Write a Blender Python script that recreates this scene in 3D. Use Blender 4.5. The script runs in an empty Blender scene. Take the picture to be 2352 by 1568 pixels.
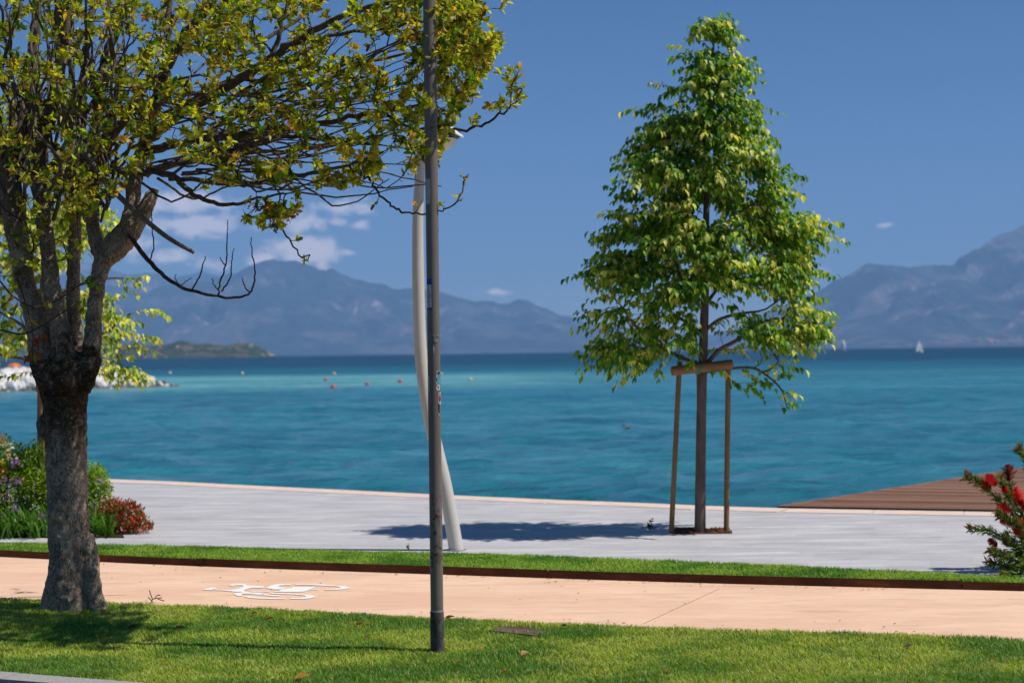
import bpy, math, random
import numpy as np
from mathutils import Vector, Matrix

# ------------------------------------------------------------------ camera
FPX = 3700.0                 # focal length in pixels of a 2352 px wide picture
CX, CY = 1176.0, 784.0
CAM = np.array((0.0, 0.0, 1.7))
PITCH = math.atan(25.0 / FPX)
ROLL = math.radians(0.74)
_f = np.array((0, math.cos(PITCH), math.sin(PITCH)))
_r0 = np.array((1.0, 0, 0)); _u0 = np.array((0, -math.sin(PITCH), math.cos(PITCH)))
_r = _r0 * math.cos(ROLL) - _u0 * math.sin(ROLL)
_u = _u0 * math.cos(ROLL) + _r0 * math.sin(ROLL)

scene = bpy.context.scene
cam_d = bpy.data.cameras.new('camera')
cam_d.sensor_width = 36.0
cam_d.lens = FPX / 2352.0 * 36.0
cam_d.clip_start = 0.1
cam_d.clip_end = 60000.0
cam_d.dof.use_dof = True
cam_d.dof.focus_distance = 9.7
cam_d.dof.aperture_fstop = 2.8
cam_o = bpy.data.objects.new('camera', cam_d)
scene.collection.objects.link(cam_o)
cam_o.matrix_world = Matrix(((_r[0], _u[0], -_f[0], CAM[0]), (_r[1], _u[1], -_f[1], CAM[1]),
                             (_r[2], _u[2], -_f[2], CAM[2]), (0, 0, 0, 1)))
scene.camera = cam_o

def ray(x, y):
    return _f + _r * ((x - CX) / FPX) + _u * ((CY - y) / FPX)

def P(x, y, depth):
    """world point seen at picture point x, y (2352 wide) at world distance depth along Y"""
    d = ray(x, y)
    return CAM + d * (depth / d[1])

def G(x, y, z=0.0):
    """world point on the level z seen at picture point x, y"""
    d = ray(x, y)
    return CAM + d * ((z - CAM[2]) / d[2])

# ------------------------------------------------------------------ sky, sun, exposure
SUN_EL = math.radians(56.0)
SUN_AZ = math.radians(101.0)          # measured from +Y (view direction) towards +X
world = bpy.data.worlds.new('World')
scene.world = world
world.use_nodes = True
wt = world.node_tree
for n in list(wt.nodes):
    wt.nodes.remove(n)

class NT:
    def __init__(s, t): s.t = t
    def n(s, typ, **kw):
        nd = s.t.nodes.new(typ)
        for k, v in kw.items(): setattr(nd, k, v)
        return nd
    def link(s, a, b): s.t.links.new(a, b)
    def m(s, op, a, b=None, c=None, clamp=False):
        nd = s.t.nodes.new('ShaderNodeMath'); nd.operation = op; nd.use_clamp = clamp
        for i, v in enumerate((a, b, c)):
            if v is None: continue
            if isinstance(v, (int, float)): nd.inputs[i].default_value = v
            else: s.t.links.new(v, nd.inputs[i])
        return nd.outputs[0]
    def mix(s, f, a, b, blend='MIX'):
        nd = s.t.nodes.new('ShaderNodeMix'); nd.data_type = 'RGBA'; nd.blend_type = blend
        for i, v in ((0, f), (6, a), (7, b)):
            if isinstance(v, (int, float)): nd.inputs[i].default_value = v
            elif isinstance(v, (tuple, list)): nd.inputs[i].default_value = (*v[:3], 1)
            else: s.t.links.new(v, nd.inputs[i])
        return nd.outputs[2]
    def ramp(s, f, stops, interp='LINEAR'):
        nd = s.t.nodes.new('ShaderNodeValToRGB'); nd.color_ramp.interpolation = interp
        el = nd.color_ramp.elements
        while len(el) < len(stops): el.new(0.5)
        for e, (p, c) in zip(el, stops):
            e.position = p
            e.color = (*c, 1) if isinstance(c, (tuple, list)) else (c, c, c, 1)
        s.t.links.new(f, nd.inputs[0])
        return nd.outputs[0]
    def noise(s, vec, scale, detail=4, rough=0.55, dist=0.0, dim='3D'):
        nd = s.t.nodes.new('ShaderNodeTexNoise'); nd.noise_dimensions = dim
        nd.inputs['Scale'].default_value = scale; nd.inputs['Detail'].default_value = detail
        nd.inputs['Roughness'].default_value = rough; nd.inputs['Distortion'].default_value = dist
        if vec is not None: s.t.links.new(vec, nd.inputs['Vector'])
        return nd.outputs['Fac']
    def mapping(s, vec, scale=(1, 1, 1), loc=(0, 0, 0), rot=(0, 0, 0)):
        nd = s.t.nodes.new('ShaderNodeMapping')
        nd.inputs['Scale'].default_value = scale; nd.inputs['Location'].default_value = loc
        nd.inputs['Rotation'].default_value = rot
        s.t.links.new(vec, nd.inputs['Vector'])
        return nd.outputs[0]
    def smooth(s, v, a, b):
        nd = s.t.nodes.new('ShaderNodeMapRange'); nd.interpolation_type = 'SMOOTHSTEP'
        nd.inputs['From Min'].default_value = a; nd.inputs['From Max'].default_value = b
        s.t.links.new(v, nd.inputs['Value'])
        return nd.outputs[0]

w = NT(wt)
sky = w.n('ShaderNodeTexSky', sky_type='NISHITA', sun_disc=False)
sky.sun_elevation = SUN_EL
sky.sun_rotation = SUN_AZ
sky.altitude = 300.0
sky.air_density = 0.75
sky.dust_density = 0.0
sky.ozone_density = 3.0
skyc = w.n('ShaderNodeHueSaturation')
skyc.inputs['Saturation'].default_value = 1.27
skyc.inputs['Value'].default_value = 0.69
tint = w.mix(1.0, sky.outputs[0], (0.95, 0.95, 1.0), 'MULTIPLY'); w.link(tint, skyc.inputs['Color'])
# cumulus puffs low over the mountains, part of the sky dome
tc = w.n('ShaderNodeTexCoord')
sx = w.n('ShaderNodeSeparateXYZ'); w.link(tc.outputs['Generated'], sx.inputs[0])
az = w.m('ARCTAN2', sx.outputs[0], sx.outputs[1])
el = w.m('ARCSINE', sx.outputs[2])
CLOUDS = [(450, 520, 95, 20, 1.0), (430, 462, 95, 22, .9), (530, 500, 45, 20, .6), (690, 512, 55, 22, .8), (791, 476, 70, 18, .7), (832, 517, 20, 11, .75),
          (772, 508, 26, 10, .55), (700, 574, 62, 26, 1.25), (605, 598, 34, 16, .95), (394, 588, 60, 18, .7), (495, 606, 45, 12, .6),
          (738, 604, 20, 14, .7), (797, 580, 24, 7, .6), (1140, 672, 26, 8, .75), (2035, 517, 20, 6, .7), (1832, 583, 42, 10, .8), (1888, 617, 22, 8, .6), (310, 560, 40, 25, .7)]
acc = None
for (x, y, rx, ry, amp) in CLOUDS:
    d = ray(x, y); d = d / np.linalg.norm(d)
    a0 = math.atan2(d[0], d[1]); e0 = math.asin(d[2])
    u_ = w.m('MULTIPLY', w.m('SUBTRACT', az, a0), FPX / (rx * 1.3))
    v_ = w.m('MULTIPLY', w.m('SUBTRACT', el, e0), FPX / (ry * 1.35))
    q = w.m('ADD', w.m('MULTIPLY', u_, u_), w.m('MULTIPLY', v_, v_))
    g = w.m('MULTIPLY', w.m('EXPONENT', w.m('MULTIPLY', q, -1.0)), amp)
    acc = g if acc is None else w.m('MAXIMUM', acc, g)
cv = w.n('ShaderNodeCombineXYZ'); w.link(az, cv.inputs[0]); w.link(w.m('MULTIPLY', el, 1.7), cv.inputs[1])
n1 = w.noise(cv.outputs[0], 75.0, 6, 0.58, 0.3)
n2 = w.noise(cv.outputs[0], 9.0, 3, 0.5)
# the same kind of puffs all round the horizon beyond the picture
band = w.m('MULTIPLY', w.smooth(w.m('ABSOLUTE', az), 0.36, 0.45),
           w.m('EXPONENT', w.m('MULTIPLY', w.m('POWER', w.m('MULTIPLY', w.m('SUBTRACT', el, 0.065), 28.0), 2.0), -1.0)))
band = w.m('MULTIPLY', band, w.smooth(n2, 0.48, 0.68))
acc = w.m('MAXIMUM', acc, band)
dens = w.smooth(w.m('ADD', acc, w.m('MULTIPLY', w.m('SUBTRACT', n1, 0.5), 1.6)), 0.20, 0.88)
cl = w.m('MULTIPLY', w.m('MULTIPLY', dens, w.smooth(acc, 0.03, 0.25)), 0.92)
skymix = w.mix(cl, skyc.outputs[0], (14.5, 12.3, 11.4))
bg = w.n('ShaderNodeBackground'); bg.inputs['Strength'].default_value = 0.10
w.link(skymix, bg.inputs['Color'])
wo = w.n('ShaderNodeOutputWorld'); w.link(bg.outputs[0], wo.inputs['Surface'])

sun_d = bpy.data.lights.new('sun', 'SUN')
sun_d.energy = 4.8
sun_d.angle = math.radians(0.53)
sun_d.color = (1.0, 0.95, 0.87)
sun_o = bpy.data.objects.new('sun', sun_d)
scene.collection.objects.link(sun_o)
SUNV = np.array((math.sin(SUN_AZ) * math.cos(SUN_EL), math.cos(SUN_AZ) * math.cos(SUN_EL), math.sin(SUN_EL)))
sun_o.rotation_euler = Vector(SUNV).to_track_quat('Z', 'Y').to_euler()

scene.view_settings.view_transform = 'Standard'
scene.view_settings.look = 'None'
scene.view_settings.exposure = 0.0
scene.view_settings.gamma = 1.0
scene.view_settings.use_curve_mapping = False
scene.cycles.use_denoising = True
scene.cycles.max_bounces = 8
scene.cycles.diffuse_bounces = 3
scene.cycles.glossy_bounces = 3
scene.cycles.transmission_bounces = 4
scene.cycles.transparent_max_bounces = 8
scene.cycles.volume_bounces = 1
scene.cycles.caustics_reflective = False
scene.cycles.caustics_refractive = False

# ------------------------------------------------------------------ helpers
COL = scene.collection

def tag(o, label=None, cat=None, group=None, kind=None):
    if label: o['label'] = label
    if cat: o['category'] = cat
    if group: o['group'] = group
    if kind: o['kind'] = kind
    return o

def empty(name, loc=(0, 0, 0), label=None, cat=None, group=None):
    o = bpy.data.objects.new(name, None)
    o.empty_display_size = 0.2
    COL.objects.link(o)
    o.location = Vector([float(a) for a in loc])
    return tag(o, label, cat, group)

def put(name, me, parent=None):
    """link a mesh given in world coordinates, as a child of parent (an Empty or mesh with only a location)"""
    o = bpy.data.objects.new(name, me)
    COL.objects.link(o)
    if parent is not None:
        o.parent = parent
        loc = Vector((0, 0, 0)); p = parent
        while p is not None:
            loc += p.location; p = p.parent
        o.location = -loc
    return o

def mesh_np(name, V, F, mat, col=None, smooth=False):
    """V (n,3); F list of faces or an (m,k) array"""
    me = bpy.data.meshes.new(name)
    V = np.ascontiguousarray(V, dtype=np.float32)
    if isinstance(F, np.ndarray):
        m, k = F.shape
        me.vertices.add(len(V)); me.vertices.foreach_set('co', V.ravel())
        me.loops.add(m * k); me.loops.foreach_set('vertex_index', F.astype(np.int32).ravel())
        me.polygons.add(m)
        me.polygons.foreach_set('loop_start', np.arange(0, m * k, k, dtype=np.int32))
        me.update(calc_edges=True)
    else:
        me.from_pydata([tuple(map(float, v)) for v in V], [], [tuple(int(i) for i in f) for f in F])
    if col is not None:
        a = me.attributes.new('Col', 'FLOAT_COLOR', 'POINT')
        c = np.ones((len(V), 4), dtype=np.float32); c[:, :3] = col
        a.data.foreach_set('color', c.ravel())
    if smooth:
        me.polygons.foreach_set('use_smooth', np.ones(len(me.polygons), dtype=bool))
    if mat is not None: me.materials.append(mat)
    me.update()
    return me

class MB:
    """collects pieces of one mesh"""
    def __init__(s): s.v = []; s.f = []; s.n = 0; s.c = []
    def add(s, V, F, col=None):
        V = np.asarray(V, dtype=float)
        s.v.append(V); s.f += [tuple(int(i) + s.n for i in f) for f in F]; s.n += len(V)
        s.c.append(np.tile(np.asarray(col if col is not None else (1, 1, 1), dtype=float), (len(V), 1)))
        return s
    def box(s, c, size, rz=0.0, col=None, R=None):
        h = np.asarray(size) / 2.0
        V = np.array([(x, y, z) for x in (-1, 1) for y in (-1, 1) for z in (-1, 1)]) * h
        if R is None:
            R = np.array(((math.cos(rz), -math.sin(rz), 0), (math.sin(rz), math.cos(rz), 0), (0, 0, 1)))
        V = V @ np.asarray(R).T + np.asarray(c)
        return s.add(V, [(0, 1, 3, 2), (4, 6, 7, 5), (0, 4, 5, 1), (2, 3, 7, 6), (0, 2, 6, 4), (1, 5, 7, 3)], col)
    def tube(s, pts, rad, sides=8, caps=True, col=None):
        V, F = tube_vf(pts, rad, sides, caps)
        return s.add(V, F, col)
    def poly(s, pts, col=None):
        return s.add(pts, [tuple(range(len(pts)))], col)
    def prism(s, pts, z0, z1, col=None):
        n = len(pts); p = np.asarray(pts, dtype=float)[:, :2]
        V = np.vstack([np.c_[p, np.full(n, z0)], np.c_[p, np.full(n, z1)]])
        F = [tuple(range(n))[::-1], tuple(range(n, 2 * n))] + [(i, (i + 1) % n, n + (i + 1) % n, n + i) for i in range(n)]
        return s.add(V, F, col)
    def blob(s, c, r, seg=10, rings=6, col=None, jitter=0.0, rng=None, R=None):
        V = [(0, 0, -1)]
        for i in range(1, rings):
            t = math.pi * i / rings
            for j in range(seg):
                a = 2 * math.pi * j / seg
                V.append((math.sin(t) * math.cos(a), math.sin(t) * math.sin(a), -math.cos(t)))
        V.append((0, 0, 1)); V = np.array(V)
        if jitter: V = V * (1 + rng.uniform(-jitter, jitter, (len(V), 1)))
        V = V * np.asarray(r)
        if R is not None: V = V @ np.asarray(R).T
        V = V + np.asarray(c)
        F = [(0, 1 + (j + 1) % seg, 1 + j) for j in range(seg)]
        for i in range(rings - 2):
            b = 1 + i * seg
            F += [(b + j, b + (j + 1) % seg, b + seg + (j + 1) % seg, b + seg + j) for j in range(seg)]
        b = 1 + (rings - 2) * seg; t = len(V) - 1
        F += [(b + j, b + (j + 1) % seg, t) for j in range(seg)]
        return s.add(V, F, col)
    def mesh(s, name, mat, smooth=False, usecol=False):
        return mesh_np(name, np.vstack(s.v), s.f, mat, np.vstack(s.c) if usecol else None, smooth)
    def build(s, name, mat, parent=None, smooth=False, usecol=False):
        return put(name, s.mesh(name, mat, smooth, usecol), parent)

def frames(pts):
    pts = np.asarray(pts, dtype=float)
    T = np.gradient(pts, axis=0)
    T /= np.linalg.norm(T, axis=1)[:, None] + 1e-12
    up = np.array((0, 0, 1.0)) if abs(T[0, 2]) < 0.9 else np.array((0, 1.0, 0))
    N = np.zeros_like(T); B = np.zeros_like(T)
    n = np.cross(up, T[0]); n /= np.linalg.norm(n) + 1e-12
    for i in range(len(T)):
        n = n - T[i] * np.dot(n, T[i])
        l = np.linalg.norm(n)
        if l < 1e-6:
            n = np.cross((1.0, 0.3, 0.2), T[i]); l = np.linalg.norm(n)
        n = n / l
        N[i] = n; B[i] = np.cross(T[i], n)
    return T, N, B

def tube_vf(pts, rad, sides=8, caps=True):
    pts = np.asarray(pts, dtype=float); n = len(pts)
    rad = np.broadcast_to(np.asarray(rad, dtype=float), (n,))
    T, N, B = frames(pts)
    a = np.linspace(0, 2 * math.pi, sides, endpoint=False)
    V = (pts[:, None, :] + rad[:, None, None] * (np.cos(a)[None, :, None] * N[:, None, :] + np.sin(a)[None, :, None] * B[:, None, :])).reshape(-1, 3)
    F = []
    for i in range(n - 1):
        for j in range(sides):
            k = (j + 1) % sides
            F.append((i * sides + j, i * sides + k, (i + 1) * sides + k, (i + 1) * sides + j))
    if caps:
        F.append(tuple(range(sides))[::-1]); F.append(tuple(range((n - 1) * sides, n * sides)))
    return V, F

def catmull(pts, per=6):
    p = np.asarray(pts, dtype=float)
    p = np.vstack([2 * p[0] - p[1], p, 2 * p[-1] - p[-2]])
    out = []
    for i in range(1, len(p) - 2):
        a, b, c, d = p[i - 1], p[i], p[i + 1], p[i + 2]
        for t in np.linspace(0, 1, per, endpoint=False):
            out.append(0.5 * (2 * b + (c - a) * t + (2 * a - 5 * b + 4 * c - d) * t * t + (3 * b - a - 3 * c + d) * t ** 3))
    out.append(p[-2])
    return np.array(out)

def inside(poly, x, y):
    poly = np.asarray(poly, dtype=float); r = np.zeros(np.shape(x), dtype=bool)
    j = len(poly) - 1
    for i in range(len(poly)):
        xi, yi = poly[i]; xj, yj = poly[j]
        c = ((yi > y) != (yj > y)) & (x < (xj - xi) * (y - yi) / (yj - yi + 1e-12) + xi)
        r ^= c; j = i
    return r

def vnoise(x, y, seed=0):
    """smooth value noise on arrays"""
    xi = np.floor(x).astype(np.int64); yi = np.floor(y).astype(np.int64)
    fx = x - xi; fy = y - yi
    fx = fx * fx * (3 - 2 * fx); fy = fy * fy * (3 - 2 * fy)
    def h(a, b):
        k = (a * 374761393 + b * 668265263 + seed * 982451653) & 0x7fffffff
        k = ((k ^ (k >> 13)) * 1274126177) & 0x7fffffff
        return ((k ^ (k >> 16)) & 0xffff) / 65535.0
    return (h(xi, yi) * (1 - fx) + h(xi + 1, yi) * fx) * (1 - fy) + (h(xi, yi + 1) * (1 - fx) + h(xi + 1, yi + 1) * fx) * fy

def fbm(x, y, oct=5, seed=0, gain=0.5):
    s = 0; a = 1.0; t = 0
    for o in range(oct):
        s = s + a * vnoise(x, y, seed + o * 17); t += a; a *= gain; x = x * 2.03 + 5.1; y = y * 2.03 + 1.7
    return s / t

# ------------------------------------------------------------------ materials
def mat_new(name):
    m = bpy.data.materials.new(name); m.use_nodes = True
    t = m.node_tree
    for n in list(t.nodes): t.nodes.remove(n)
    s = NT(t)
    o = s.n('ShaderNodeOutputMaterial')
    return m, s, o

def principled(s, o, col, rough=0.7, spec=0.5, metal=0.0, bump=None, bstr=0.3, bdist=0.01):
    b = s.n('ShaderNodeBsdfPrincipled')
    if isinstance(col, (tuple, list)): b.inputs['Base Color'].default_value = (*col[:3], 1)
    else: s.link(col, b.inputs['Base Color'])
    if isinstance(rough, (int, float)): b.inputs['Roughness'].default_value = rough
    else: s.link(rough, b.inputs['Roughness'])
    b.inputs['Specular IOR Level'].default_value = spec
    b.inputs['Metallic'].default_value = metal
    if bump is not None:
        bp = s.n('ShaderNodeBump'); bp.inputs['Strength'].default_value = bstr; bp.inputs['Distance'].default_value = bdist
        s.link(bump, bp.inputs['Height']); s.link(bp.outputs[0], b.inputs['Normal'])
    s.link(b.outputs[0], o.inputs['Surface'])
    return b

def simple(name, c1, c2=None, scale=8.0, rough=0.7, spec=0.4, bstr=0.2, bdist=0.005, stretch=(1, 1, 1), metal=0.0):
    m, s, o = mat_new(name)
    g = s.n('ShaderNodeNewGeometry')
    v = s.mapping(g.outputs['Position'], stretch)
    nz = s.noise(v, scale, 5, 0.6)
    c2 = c2 or tuple(a * 0.75 for a in c1)
    col = s.mix(s.smooth(nz, 0.3, 0.7), c1, c2)
    principled(s, o, col, rough, spec, metal, nz, bstr, bdist)
    return m

def leaf_mat(name, trans=0.45, rough=0.45, spec=0.35, tint=(1, 1, 1)):
    """colour comes from each leaf's own Col attribute; light shines through the blade"""
    m, s, o = mat_new(name)
    a = s.n('ShaderNodeAttribute', attribute_name='Col')
    col = s.mix(1.0, a.outputs['Color'], tint, 'MULTIPLY')
    b = s.n('ShaderNodeBsdfPrincipled'); s.link(col, b.inputs['Base Color'])
    b.inputs['Roughness'].default_value = rough; b.inputs['Specular IOR Level'].default_value = spec
    t = s.n('ShaderNodeBsdfTranslucent')
    s.link(s.mix(1.0, col, (1.5, 1.35, 0.5), 'MULTIPLY'), t.inputs['Color'])
    mx = s.n('ShaderNodeMixShader'); mx.inputs[0].default_value = trans
    s.link(b.outputs[0], mx.inputs[1]); s.link(t.outputs[0], mx.inputs[2]); s.link(mx.outputs[0], o.inputs['Surface'])
    return m

M = {}
M['leaf'] = leaf_mat('laurel_leaf', 0.48)
M['linden'] = leaf_mat('linden_leaf', 0.45, 0.45)
M['shrub'] = leaf_mat('shrub_leaf', 0.35, 0.4)
M['grass'] = leaf_mat('grass_blade', 0.35, 0.5, 0.25)
M['petal'] = leaf_mat('petal', 0.3, 0.7, 0.1)

# bark of the old tree: grey with cracks, a brown mossy belt below the fork
m, s, o = mat_new('old_bark')
g = s.n('ShaderNodeNewGeometry'); pos = g.outputs['Position']
fine = s.noise(s.mapping(pos, (1, 1, 0.7)), 60, 6, 0.65)
crack = s.noise(s.mapping(pos, (1, 1, 0.45)), 17, 6, 0.75, 0.8)
big = s.noise(pos, 7, 4, 0.6)
col = s.mix(s.smooth(big, 0.35, 0.68), (0.20, 0.146, 0.103), (0.41, 0.32, 0.238))
col = s.mix(s.smooth(fine, 0.50, 0.68), col, (0.54, 0.44, 0.345))
col = s.mix(s.smooth(crack, 0.41, 0.31), col, (0.042, 0.030, 0.021))
speck = s.noise(s.mapping(pos, (1, 1, 0.6)), 105, 4, 0.7)
col = s.mix(s.m('MULTIPLY', s.smooth(speck, 0.50, 0.38), 0.85), col, (0.060, 0.044, 0.031))
fiss = s.noise(s.mapping(pos, (1, 1, 0.14)), 38, 5, 0.7, 0.5)
col = s.mix(s.m('MULTIPLY', s.smooth(fiss, 0.42, 0.34), 0.9), col, (0.035, 0.025, 0.018))
col = s.mix(s.m('MULTIPLY', s.smooth(speck, 0.60, 0.72), 0.7), col, (0.70, 0.60, 0.48))
sp = s.n('ShaderNodeSeparateXYZ'); s.link(pos, sp.inputs[0])
zn = s.m('ADD', sp.outputs[2], s.m('MULTIPLY', s.m('SUBTRACT', s.noise(pos, 11, 5, 0.7), 0.5), 1.15))
belt = s.m('MULTIPLY', s.smooth(zn, 0.98, 1.36), s.smooth(zn, 1.86, 1.66))
mossn = s.noise(pos, 34, 5, 0.7)
moss = s.m('MULTIPLY', belt, s.smooth(s.m('ADD', mossn, s.m('MULTIPLY', s.m('SUBTRACT', big, 0.5), 0.9)), 0.30, 0.44))
col = s.mix(moss, col, s.mix(s.smooth(mossn, 0.45, 0.65), (0.022, 0.014, 0.007), (0.115, 0.075, 0.032)))
hgt = s.m('ADD', s.m('ADD', s.m('MULTIPLY', crack, 1.2), s.m('ADD', s.m('MULTIPLY', speck, 0.55), s.m('MULTIPLY', fiss, 0.8))), s.m('ADD', s.m('MULTIPLY', fine, 0.5), s.m('MULTIPLY', s.m('MULTIPLY', moss, mossn), 2.2)))
principled(s, o, col, 0.9, 0.2, 0, hgt, 0.65, 0.013)
M['bark'] = m
M['limb'] = simple('limb_bark', (0.165, 0.13, 0.102), (0.075, 0.058, 0.046), 30, 0.9, 0.2, 0.6, 0.01, (1, 1, 0.5))
M['twig'] = simple('twig_bark', (0.095, 0.068, 0.050), (0.045, 0.032, 0.024), 40, 0.85, 0.2)
M['deadwood'] = simple('dead_wood', (0.21, 0.175, 0.15), (0.11, 0.09, 0.075), 40, 0.9, 0.2)
M['cutwood'] = simple('cut_wood', (0.42, 0.36, 0.29), (0.25, 0.2, 0.16), 30, 0.9, 0.2)
M['youngbark'] = simple('young_bark', (0.165, 0.125, 0.105), (0.10, 0.075, 0.062), 18, 0.85, 0.2, 0.3, 0.006, (1, 1, 0.3))
M['stake'] = simple('stake_wood', (0.31, 0.185, 0.085), (0.19, 0.105, 0.048), 14, 0.8, 0.25, 0.25, 0.004, (1, 1, 0.12))
M['rail'] = simple('rail_wood', (0.33, 0.165, 0.075), (0.23, 0.105, 0.05), 12, 0.75, 0.25, 0.2, 0.004, (0.2, 1, 1))
M['tie'] = simple('tie_band', (0.02, 0.22, 0.16), None, 10, 0.5)
M['soil'] = simple('soil', (0.19, 0.085, 0.045), (0.10, 0.045, 0.025), 40, 0.95, 0.1, 0.8, 0.02)
M['earth'] = simple('lawn_soil', (0.10, 0.105, 0.035), (0.06, 0.075, 0.02), 14, 0.95, 0.1, 0.6, 0.02)
M['dark_soil'] = simple('bed_soil', (0.05, 0.035, 0.02), None, 14, 0.95, 0.1, 0.6, 0.02)
M['asphalt'] = simple('asphalt', (0.055, 0.055, 0.057), (0.04, 0.04, 0.042), 90, 0.9, 0.2)
M['kerb'] = simple('kerb_stone', (0.40, 0.385, 0.37), (0.29, 0.28, 0.27), 60, 0.9, 0.2, 0.4, 0.004)
M['coping'] = simple('coping_stone', (0.80, 0.62, 0.52), (0.70, 0.54, 0.455), 5, 0.85, 0.2, 0.1, 0.004)
M['quay_wall'] = simple('quay_wall', (0.30, 0.28, 0.26), None, 3, 0.9, 0.2)
M['rock'] = simple('pale_rock', (0.84, 0.80, 0.78), (0.58, 0.53, 0.51), 1.3, 0.9, 0.2, 0.6, 0.12)
M['wetrock'] = simple('wet_rock', (0.16, 0.13, 0.11), (0.09, 0.075, 0.06), 1.6, 0.6, 0.4, 0.5, 0.1)
M['white_paint'] = simple('white_road_paint', (0.92, 0.91, 0.89), (0.86, 0.79, 0.72), 45, 0.8, 0.2)
M['lamp_paint'] = simple('lamp_paint', (0.62, 0.585, 0.53), (0.57, 0.53, 0.475), 5, 0.38, 0.5, 0.03, 0.002, (1, 1, 0.4))
M['lamp_white'] = simple('lamp_white', (0.80, 0.80, 0.79), (0.76, 0.76, 0.75), 6, 0.35, 0.5, 0.02)
M['lens'] = simple('lamp_lens', (0.10, 0.105, 0.115), (0.07, 0.075, 0.08), 6, 0.2, 0.6)
M['pole_top'] = None
M['cream_sign'] = simple('cream_sign', (0.58, 0.53, 0.44), (0.48, 0.43, 0.35), 30, 0.6, 0.3)
M['blue'] = simple('plate_blue', (0.012, 0.065, 0.30), None, 20, 0.45)
M['pwhite'] = simple('plate_white', (0.72, 0.70, 0.70), None, 20, 0.5)
M['red'] = simple('plate_red', (0.48, 0.02, 0.03), None, 20, 0.5)
M['black'] = simple('sticker_black', (0.02, 0.02, 0.022), None, 20, 0.5)
M['sky_blue'] = simple('sticker_blue', (0.06, 0.36, 0.55), None, 20, 0.5)
M['paper'] = simple('torn_paper', (0.34, 0.32, 0.31), (0.55, 0.53, 0.51), 60, 0.8)
M['grate'] = simple('rusty_grate', (0.19, 0.115, 0.105), (0.13, 0.078, 0.07), 30, 0.85, 0.25, 0.3)
M['grate_dark'] = simple('grate_pit', (0.028, 0.02, 0.018), None, 20, 0.95, 0.1)
M['buoy_red'] = simple('buoy_red', (0.72, 0.05, 0.09), None, 3, 0.5)
M['buoy_cream'] = simple('buoy_cream', (0.72, 0.58, 0.36), None, 3, 0.5)
M['sail'] = simple('sail_cloth', (0.86, 0.87, 0.90), None, 1, 0.7)
M['hull'] = simple('hull_white', (0.75, 0.72, 0.72), None, 1, 0.4)
M['duck_brown'] = simple('duck_brown', (0.16, 0.13, 0.11), None, 30, 0.8)
M['duck_head'] = simple('duck_head', (0.36, 0.33, 0.31), None, 30, 0.8)
M['duck_bill'] = simple('duck_bill', (0.45, 0.28, 0.06), None, 30, 0.6)
M['orange'] = simple('orange_cloth', (0.80, 0.21, 0.045), None, 4, 0.8)
M['teal'] = simple('teal_cloth', (0.05, 0.45, 0.58), None, 4, 0.8)
M['metal'] = simple('grey_metal', (0.3, 0.3, 0.3), None, 4, 0.4)

# dark painted steel of the near post, chipped, with rust spots near the foot
m, s, o = mat_new('post_paint')
g = s.n('ShaderNodeNewGeometry'); pos = g.outputs['Position']
sp = s.n('ShaderNodeSeparateXYZ'); s.link(pos, sp.inputs[0])
base = s.noise(s.mapping(pos, (1, 1, 0.25)), 9, 5, 0.6)
col = s.mix(s.smooth(base, 0.3, 0.7), (0.155, 0.126, 0.106), (0.19, 0.154, 0.130))
fl = s.noise(pos, 70, 3, 0.6)
col = s.mix(s.smooth(fl, 0.66, 0.74), col, (0.035, 0.03, 0.03))
rn = s.noise(pos, 26, 4, 0.65)
low = s.m('MULTIPLY', s.smooth(sp.outputs[2], 0.42, 0.55), s.smooth(sp.outputs[2], 1.0, 0.75))
col = s.mix(s.m('MULTIPLY', s.smooth(rn, 0.57, 0.62), low), col, (0.055, 0.028, 0.02))
principled(s, o, col, 0.48, 0.45, 0.0, fl, 0.06, 0.003)
M['post'] = m
m, s, o = mat_new('post_sleeve')
g = s.n('ShaderNodeNewGeometry'); pos = g.outputs['Position']
a1 = s.noise(s.mapping(pos, (1, 1, 0.5)), 30, 6, 0.7)
col = s.mix(s.smooth(a1, 0.42, 0.62), (0.050, 0.046, 0.045), (0.125, 0.115, 0.108))
principled(s, o, col, 0.9, 0.2, 0, a1, 0.7, 0.006)
M['sleeve'] = m

# salmon resin-bound cycle path
m, s, o = mat_new('salmon_path')
g = s.n('ShaderNodeNewGeometry'); pos = g.outputs['Position']
big = s.noise(s.mapping(pos, (0.45, 1.1, 1)), 1.6, 7, 0.68)
med = s.noise(s.mapping(pos, (0.35, 1.6, 1), rot=(0, 0, 0.3)), 5, 6, 0.65, 0.4)
grit = s.noise(pos, 220, 3, 0.6)
brush = s.noise(s.mapping(pos, (3.0, 42.0, 1), rot=(0, 0, -0.75)), 1.0, 4, 0.6)
col = s.mix(s.smooth(big, 0.35, 0.68), (0.78, 0.495, 0.335), (0.90, 0.615, 0.43))
col = s.mix(s.m('MULTIPLY', s.smooth(med, 0.52, 0.70), 0.75), col, (0.60, 0.40, 0.285))
col = s.mix(s.m('MULTIPLY', s.smooth(brush, 0.52, 0.68), 0.45), col, (0.60, 0.41, 0.29))
col = s.mix(s.m('MULTIPLY', s.smooth(grit, 0.56, 0.70), 0.6), col, (0.45, 0.30, 0.215))
principled(s, o, col, 0.9, 0.2, 0, grit, 0.25, 0.003)
M['path'] = m

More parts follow.
